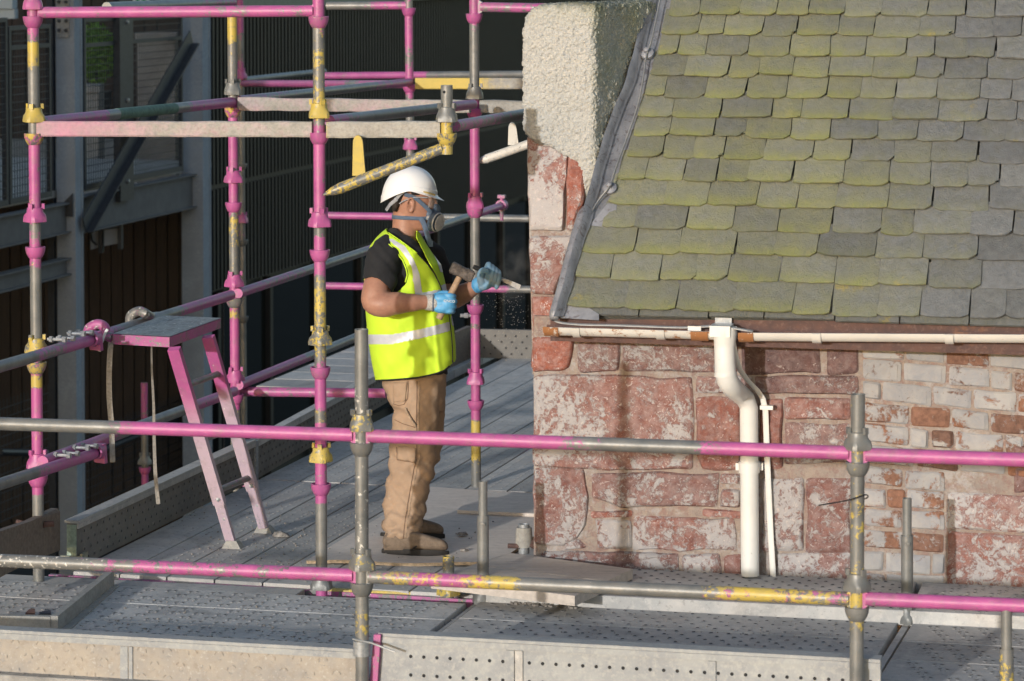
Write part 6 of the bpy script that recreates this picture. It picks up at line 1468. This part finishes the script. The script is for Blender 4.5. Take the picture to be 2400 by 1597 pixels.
patch([(922, 897), (954, 897), (950, 940), (924, 944)], .003, 'hip_pocket', M_TAN)

# boots
def boot(px0, px1, ysole, dy, ytop, near):
    """px0 heel, px1 toe; ysole = line of the sole on the ground at the heel"""
    L = px1 - px0; o = dy
    up = MB()
    prof = [(0.0, .30, .62, .036), (.05, .10, .78, .040), (.18, .08, 1.0, .042), (.34, .08, 1.02, .041), (.46, .08, .98, .043), (.58, .08, .90, .048), (.70, .08, .80, .052), (.82, .08, .72, .053), (.91, .08, .64, .049), (.965, .10, .54, .041), (.99, .14, .44, .031), (1.0, .22, .36, .022)]
    H = ysole - ytop; n = 20; prev = None
    for (f, lo, hi, w) in prof:
        x = px0 + L * f; dyf = o - .02 * f; yb = ysole - 11 + 5 * f; y0 = yb - H * lo; y1 = yb - H * hi; cy = (y0 + y1) / 2; hh = (y0 - y1) / 2
        ring = [up.vert(pt(x, cy + hh * sup(math.sin(6.28319 * k / n), 2.6), dyf + w * sup(math.cos(6.28319 * k / n), 2.4))) for k in range(n)]
        if prev:
            for k in range(n): up.face((prev[k], prev[(k + 1) % n], ring[(k + 1) % n], ring[k]))
        else: up.face(ring[::-1])
        prev = ring
    up.face(prev)
    b = up.build('boot', M_BOOT, wk_, smooth=True); add_mod(b, 'SUBSURF', levels=1, render_levels=1); bake(b); b.data.shade_smooth()
    sm = MB(); cnt = 44; out = []
    for k in range(cnt):
        a = 6.28319 * k / cnt; f = .5 + .5 * sup(math.cos(a), 2.6); w = interp(f, [(0, .026), (.1, .038), (.35, .038), (.5, .041), (.72, .050), (.9, .047), (1, .034)])
        out.append((px0 - 2 + (L + 5) * f, w * sup(math.sin(a), 2.6), f))
    lay = []
    for (hy, sc_) in ((0, .98), (-5, 1.0), (-12, 1.0), (-16, .985)):
        ring = []
        for (x, w, f) in out:
            arch = -4 * math.exp(-((f - .36) / .06) ** 2) if hy == 0 else 0
            lug = (-1.6 if hy == 0 and int(f * 40) % 2 and abs(w) > .02 else 0)
            ring.append(sm.vert(pt((px0 + px1) / 2 + (x - (px0 + px1) / 2) * sc_, ysole + 5 * f * (1 if near else .6) + hy + arch + lug - (3 * max(0, f - .85) / .15 if hy == 0 else 0), o - .02 * f + w * .93 * sc_)))
        lay.append(ring)
    for a, c in zip(lay, lay[1:]):
        for k in range(cnt): sm.face((a[k], a[(k + 1) % cnt], c[(k + 1) % cnt], c[k]))
    sm.face(lay[0][::-1]); sm.face(lay[-1]); sm.build('sole', M_SOLE, b, smooth='auto')
    if near:
        cp = MB(); P = [pt(x, y, o - .05) for x, y in ((962, 1290), (975, 1281), (990, 1272), (1004, 1265))]; cp.path(P, .0035, 6, flat=(1, .5)); cp.build('boot_seam', M_SOLE, b, smooth=True)
    return b
boot(896, 1050, 1302, -.205, 1252, True); boot(893, 1040, 1264, .17, 1216, False)
m = MB(); loft(m, [(1250, 904, 970, .055, -.19), (1270, 900, 972, .052, -.195), (1290, 897, 975, .046, -.20)], 24, 2.3); m.build('boot_shaft', M_BOOT, wk_, smooth=True)

# helmet
m = MB(); n = 64; cx, rx, ry = 959, 66.5, .112
def rimy(a): c = math.cos(a); return lerp(446.5, 461, max(0, c) ** 1.2) if c > 0 else lerp(446.5, 474, (-c) ** 1.4)
def hring(a, f, t_):     # f radial factor, t_ height 0 rim .. 1 top
    ya = rimy(a); y = lerp(ya, 389.5, t_); return cx + rx * f * math.cos(a) + (2 * t_), y, ry * f * math.sin(a)
prev = None
lv = [(0.0, 1.0), (.06, 1.003), (.12, 1.003), (.18, .998), (.195, .972)] + [(t_, .985 * (1 - t_ ** 2.35) ** .52) for t_ in (.25, .34, .44, .54, .63, .71, .78, .84, .89, .93, .96, .98, .993)] + [(1.0, .012)]
for t_, f in lv:
    ring = []
    for k in range(n):
        a = 6.28319 * k / n; x, y, d = hring(a, f, t_)
        if t_ > .4: 
            rg = max(0, 1 - abs(d) / .02) * (1 - abs(t_ - .8) * 1.2); y -= rg * 1.5
        ring.append(m.vert(pt(x, y, d)))
    if prev:
        for k in range(n): m.face((prev[k], prev[(k + 1) % n], ring[(k + 1) % n], ring[k]))
    prev = ring
m.face(prev)
# brim: grows at the front, small lip elsewhere
ring0 = []; ring1 = []
for k in range(n):
    a = 6.28319 * k / n; c = max(0, math.cos(a)); x, y, d = hring(a, 1.0, 0); e = 2 + 16 * c ** 1.6
    ring0.append(m.vert(pt(x, y, d))); ring1.append(m.vert(pt(x + e * math.cos(a), y + 1.5 + 9 * c ** 1.5, d + math.sin(a) * (.003 + .012 * c))))
for k in range(n): m.face((ring0[k], ring0[(k + 1) % n], ring1[(k + 1) % n], ring1[k]))
hel = m.build('hard_hat', M_HELM, wk_, smooth=True); add_mod(hel, 'WELD', merge_threshold=.0005); add_mod(hel, 'SOLIDIFY', thickness=.0035, offset=-1); add_mod(hel, 'SUBSURF', levels=1, render_levels=1); bake(hel); hel.data.shade_smooth()
for dx in range(5):
    x = 985 + dx * 6.5; y = 391.5 + (dx * 1.25) ** 1.7 * .95; m = MB(); m.cbox(pt(x, y + .5, -.022), Vector((.008, 0, -.002 - dx * .001)), YV * .005, ZV * .003); m.build('vent', M_HOLE, hel)
m = MB(); m.path(smoothpath([pt(987, 449, -.098), pt(1006, 453, -.088), pt(1020, 458, -.066)]), .004, 6, flat=(1, .5)); m.build('sweat_band', simple('yellowed_band', (.55, .42, .16), .7), hel)
m = MB(); 
for a_, b_ in (((950, 447, -.09), (938, 455, -.088)), ((938, 455, -.088), (926, 470, -.075)), ((926, 470, -.075), (914, 480, -.06)), ((914, 480, -.06), (905, 493, -.04))):
    m.path([pt(*a_), pt(*b_)], .0085, 8, flat=(1, .35))
m.path([pt(950, 447, -.092), pt(965, 446, -.094), pt(985, 449, -.09)], .006, 8, flat=(1, .4)); m.lathe(pt(928, 468, -.082), -YV, [(0, .006), (.009, .005), (.01, 0)], 12)
m.build('harness', M_HGREY, hel, smooth='auto')
# respirator, straps, glasses
m = MB(); ellp(m, 1014, 512, 0, .038, .054, .046, -.25); ellp(m, 1006, 500, 0, .032, .060, .034); ellp(m, 1019, 491, 0, .027, .026, .030, .3); ellp(m, 1012, 532, 0, .024, .034, .022)
mk = m.build('respirator', M_MASK, wk_); remesh(mk, .004, 2)
for s in (-1, 1):
    ax = Vector((.80, s * .52, -.2)).normalized(); c = pt(1017, 519, s * .046)
    m = MB(); m.lathe(c - ax * .012, ax, [(.028, 0), (.040, .004), (.044, .014), (.044, .024), (.038, .030), (0, .032)], 26); f = m.build('filter_housing', M_MASK, mk, smooth='auto')
    u = ZV.cross(ax).normalized(); w_ = ax.cross(u); m = MB()
    for k in range(-5, 6):
        h = math.sqrt(max(0, 1 - (k / 5.6) ** 2)) * .037
        for A_, B_ in ((u, w_), (w_, u)): m.cbox(c + ax * .0325 + A_ * k * .0067, A_ * .0018, B_ * 2 * h, ax * .003)
    m.lathe(c + ax * .016, ax, [(.042, .0), (.0455, .004), (.042, .008)], 26)
    m.build('filter_grille', M_FILT, f)
    m = MB(); m.path(smoothpath([pt(990, 513, s * .064), pt(970, 512, s * .067), pt(945, 511, s * .064), pt(926, 509.5, s * .045), pt(919, 509, 0)]), .0085, 8, flat=(1, .22), upv=ZV); m.path([pt(985, 513, s * .064), pt(1004, 512, s * .052)], .009, 8, flat=(1, .3)); m.build('mask_strap', M_MASKB, mk, smooth='auto')
    m = MB(); m.path(smoothpath([pt(1011, 500, s * .058), pt(1000, 488, s * .068), pt(985, 474, s * .076), pt(972, 464, s * .081), pt(948, 456, s * .083)]), .009, 8, flat=(1, .22), upv=Vector((-.6, 0, -.8))); m.build('mask_strap', M_MASKB, mk, smooth='auto')
m = MB(); m.path(smoothpath([pt(986, 512, -.067), pt(993, 524, -.07), pt(999, 542, -.07), pt(1004, 560, -.065), pt(1009, 574, -.06)]), .0115, 8, flat=(1, .22), upv=Vector((1, 0, 0))); m.cbox(pt(1010, 572, -.06), Vector((.018, 0, 0)), YV * .006, ZV * .026); m.build('mask_strap', M_MASKB, mk, smooth='auto', label='loose strap end hanging below the respirator')
m = MB(); m.lathe(pt(1005, 511, -.058), -YV + Vector((.3, 0, 0)), [(0, .012), (.009, .011), (.012, 0)], 14); m.build('mask_stud', M_CHISEL, mk, smooth='auto')
m = MB(); N = 16; G = []
for j, (y, o_) in enumerate(((456, .004), (462, .007), (472, .009), (481, .007), (487, .002))):
    G.append([m.vert(pt(1000 + 24 * math.cos(a) + (3 if j == 2 else 0), y, .078 * math.sin(a))) for a in [lerp(-1.45, 1.45, k / N) for k in range(N + 1)]])
for j in range(4):
    for k in range(N): m.face((G[j][k], G[j][k + 1], G[j + 1][k + 1], G[j + 1][k]))
gl_ = m.build('safety_glasses', M_CLEAR, wk_, smooth=True)
for s in (-1, 1): m = MB(); m.path(smoothpath([pt(1003, 464, s * .078), pt(985, 463, s * .081), pt(966, 464, s * .081), pt(945, 472, s * .078), pt(936, 478, s * .076)]), .0032, 6); m.build('temple_arm', M_HGREY, gl_, smooth=True)

# gloves -----------------------------------------------------------------
def fingers(mb, chains, sub=4, seg=12):
    for ch in chains: limb(mb, ch, seg, sub)
# near glove: fist round the hammer haft, knuckles to the wall
HD = -.262
m = MB()
limb(m, [(1004, 709, HD, .031), (1018, 710, HD - .004, .036), (1034, 711, HD - .006, .040), (1048, 711, HD - .004, .040)], 20, flat=(1, .82))
ellp(m, 1036, 700, HD - .012, .045, .030, .024); ellp(m, 1036, 722, HD - .012, .045, .030, .024)
for i, (y, r, ln) in enumerate(((694, .0125, 1.0), (706, .013, 1.08), (718, .0128, 1.02), (729, .0115, .88))):
    k = 1056 - abs(i - 1.2) * 1.5
    limb(m, [(k - 14, y, HD - .016, r), (k, y, HD - .024, r * 1.06), (k + 9 * ln, y + 1, HD - .004, r * .98), (k + 7 * ln, y + 2, HD + .026, r * .93), (k - 6, y + 3, HD + .04, r * .88), (k - 17, y + 3, HD + .030, r * .8)], 12, 4)
limb(m, [(1016, 698, HD + .018, .015), (1030, 690, HD + .034, .0145), (1046, 688, HD + .040, .0135), (1060, 692, HD + .036, .0115)], 12, 4)
g1_ = m.build('glove', M_GLOVE, wk_); remesh(g1_, .0030, 2)
m = MB(); limb(m, [(1002, 709, HD - .003, .0355), (1009, 709.5, HD - .003, .036), (1016, 710, HD - .004, .037)], 20, 3); g = m.build('cuff', M_CUFF, g1_, smooth=True)
m = MB(); m.path([pt(1015, 690 + k * 2.5, HD - .040 + .012 * abs(k - 8) / 8 * abs(k - 8) / 8) for k in range(17)], .003, 6); m.build('cuff_edge', M_MASKB, g1_)
# glove print: two short worn lines of white capitals
def lettering(txt, px, py, dy, size, nm, par):
    cu = bpy.data.curves.new(nm, 'FONT'); cu.body = txt; cu.size = size; cu.extrude = .0004; cu.align_x = 'CENTER'
    o = bpy.data.objects.new(nm, cu); COL.objects.link(o); dg = bpy.context.evaluated_depsgraph_get(); me_ = bpy.data.meshes.new_from_object(o.evaluated_get(dg)); bpy.data.objects.remove(o)
    o = bpy.data.objects.new(nm, me_); COL.objects.link(o); me_.materials.append(M_SIGNW); o.parent = par; o.location = pt(px, py, dy) - wb; o.rotation_euler = (rad(90), rad(4), 0); W[o.name] = wb
    return o
lettering('ONCO', 1053, 709, HD - .0455, .016, 'print', g1_); lettering('GLOVE', 1053, 714, HD - .0455, .011, 'print', g1_) if False else None

# far glove: fist round the chisel, finger tips to the camera
CD = .06
m = MB()
limb(m, [(1128, 664, CD + .03, .030), (1138, 658, CD + .022, .036), (1149, 650, CD + .020, .039), (1156, 642, CD + .018, .034)], 20)
ellp(m, 1140, 668, CD + .0, .040, .026, .022, .45); ellp(m, 1141, 648, CD - .004, .024, .026, .030)
ax_ = Vector((46, 21)) ; 
for i in range(4):       # index nearest the handle end .. little finger nearest the blade
    bx, by = 1140 + i * 7.6, 630 + i * 5.6; r = (.0132, .0138, .0132, .0118)[i]
    limb(m, [(bx - 2, by + 10, CD + .044, r), (bx + 3, by - 6, CD + .034, r * 1.05), (bx + 6, by - 9, CD + .004, r), (bx + 7, by + 2, CD - .024, r), (bx + 5, by + 17, CD - .028, r * .95), (bx + 1, by + 27, CD - .016, r * .85)], 12, 4)
limb(m, [(1130, 662, CD - .008, .019), (1126, 647, CD - .026, .018), (1131, 636, CD - .034, .0165), (1141, 635, CD - .036, .0145)], 12, 4)
g2_ = m.build('glove', M_GLOVG, wk_); remesh(g2_, .0030, 2)
m = MB(); limb(m, [(1118, 670, CD + .05, .0345), (1126, 665, CD + .038, .035)], 20, 3); m.build('cuff', M_GLOVE, g2_, smooth=True)

# hammer and chisel
hm = thing('club_hammer', 'dusty iron club hammer with wooden haft held in the near blue glove', 'hammer', pt(1050, 700, HD + .012))
ax = (pt(1083, 637, HD + .01) - pt(1050, 704, HD + .014)).normalized(); hx = Vector((math.cos(-.52), .10, math.sin(-.52))).normalized(); hx = (hx - ax * hx.dot(ax)).normalized(); hy_ = ax.cross(hx)
m = MB(); P = [pt(1046, 712, HD + .014) + ax * (.168 * k / 8) for k in range(9)]; m.path(P, [.0145, .0155, .0155, .015, .0145, .014, .014, .0135, .013], 14); m.path([pt(1046, 712, HD + .014) - ax * .075, pt(1046, 712, HD + .014)], .0150, 14); m.build('haft', M_HAFT, hm, smooth='auto')
c = pt(1083, 638, HD + .01); m = MB(); a_, b_, L_ = .0255, .0235, .054
secs = []
for (s_, f) in ((-1, .80), (-.9, 1), (-.35, 1), (-.2, .92), (.2, .92), (.35, 1), (.9, 1), (1, .80)):
    o_ = c + hx * L_ * s_; secs.append([m.vert(o_ + ax * a_ * f * x + hy_ * b_ * f * y) for x, y in ((-1, -.7), (-.7, -1), (.7, -1), (1, -.7), (1, .7), (.7, 1), (-.7, 1), (-1, .7))])
for A_, B_ in zip(secs, secs[1:]):
    for k in range(8): m.face((A_[k], A_[(k + 1) % 8], B_[(k + 1) % 8], B_[k]))
m.face(secs[0]); m.face(secs[-1]); m.build('head', M_DKMET, hm)
ch = thing('cold_chisel', 'steel chisel with black grip pointing at the stone corner, held in the far glove', 'chisel', pt(1150, 645, CD))
p0, p1 = pt(1109, 625, CD + .004), pt(1219, 673.5, CD + .004); d = (p1 - p0).normalized(); n_ = d.cross(YV)
m = MB(); m.path([p0, p0 + d * .012, p0 + d * .03, p0.lerp(p1, .56)], [.009, .0115, .010, .010], 12); m.build('grip', M_BIND, ch, smooth='auto')
m = MB(); q0 = p0.lerp(p1, .54); m.path([q0, p0.lerp(p1, .68)], .0085, 10); a = p0.lerp(p1, .66)
L_ = (p1 - a).length; m.pts8([a - n_ * .009 - YV * .005, a + n_ * .009 - YV * .005, a + n_ * .009 + YV * .005, a - n_ * .009 + YV * .005, p1 - n_ * .013 - YV * .0012, p1 + n_ * .011 - YV * .0012, p1 + n_ * .011 + YV * .0012, p1 - n_ * .013 + YV * .0012]); m.build('blade', M_CHISEL, ch)

# flying stone crumbs and the dust of the blow
m = MB(); rr = random.Random(31)
for i in range(230):
    x = rr.gauss(1195, 34); y = 690 + abs(rr.gauss(0, 55)) + rr.uniform(-18, 10); 
    if not (1120 < x < 1243) or y > 880: continue
    c = pt(x, y, rr.gauss(.05, .12)); s_ = rr.choice((.0006, .0008, .001, .0013)) * (1.6 if rr.random() < .06 else 1); m.ell(c, Vector((s_ * 1.5, 0, s_ * rr.uniform(-.5, .5))), YV * s_, ZV * s_, 5, 4)
m.build('stone_crumbs', simple('pale_crumbs', (.42, .39, .36), .9), kind='stuff', label='pale stone crumbs flying beneath the chisel tip', fix=False)
t = bpy.data.materials.new('chisel_dust'); t.use_nodes = True; nt = t.node_tree; nt.nodes.clear(); o_ = nt.nodes.new('ShaderNodeOutputMaterial'); pv = nt.nodes.new('ShaderNodeVolumePrincipled'); nt.links.new(pv.outputs[0], o_.inputs['Volume'])
tc = nt.nodes.new('ShaderNodeTexCoord'); ns = nt.nodes.new('ShaderNodeTexNoise'); ns.inputs['Scale'].default_value = 14; ns.inputs['Detail'].default_value = 3; nt.links.new(tc.outputs[3], ns.inputs['Vector'])
gr = nt.nodes.new('ShaderNodeTexGradient'); gr.gradient_type = 'SPHERICAL'; mp_ = nt.nodes.new('ShaderNodeMapping'); mp_.inputs['Scale'].default_value = (8.0, 8.0, 5.6); nt.links.new(tc.outputs[3], mp_.inputs['Vector']); nt.links.new(mp_.outputs[0], gr.inputs['Vector'])
m1 = nt.nodes.new('ShaderNodeMapRange'); m1.inputs[1].default_value = .45; m1.inputs[2].default_value = .7; nt.links.new(ns.outputs[0], m1.inputs[0]); m2 = nt.nodes.new('ShaderNodeMath'); m2.operation = 'MULTIPLY'; nt.links.new(m1.outputs[0], m2.inputs[0]); nt.links.new(gr.outputs[1], m2.inputs[1]); m3 = nt.nodes.new('ShaderNodeMath'); m3.operation = 'MULTIPLY'; m3.inputs[1].default_value = 3.0; nt.links.new(m2.outputs[0], m3.inputs[0]); nt.links.new(m3.outputs[0], pv.inputs['Density']); pv.inputs['Color'].default_value = (.8, .76, .72, 1)
m = MB(); c = pt(1206, 632, .06); m.ell(c, Vector((.12, 0, 0)), YV * .12, ZV * .17, 20, 14); du = m.build('dust', t, kind='stuff', label='thin puff of pale dust rising from the chisel tip', loc=c)
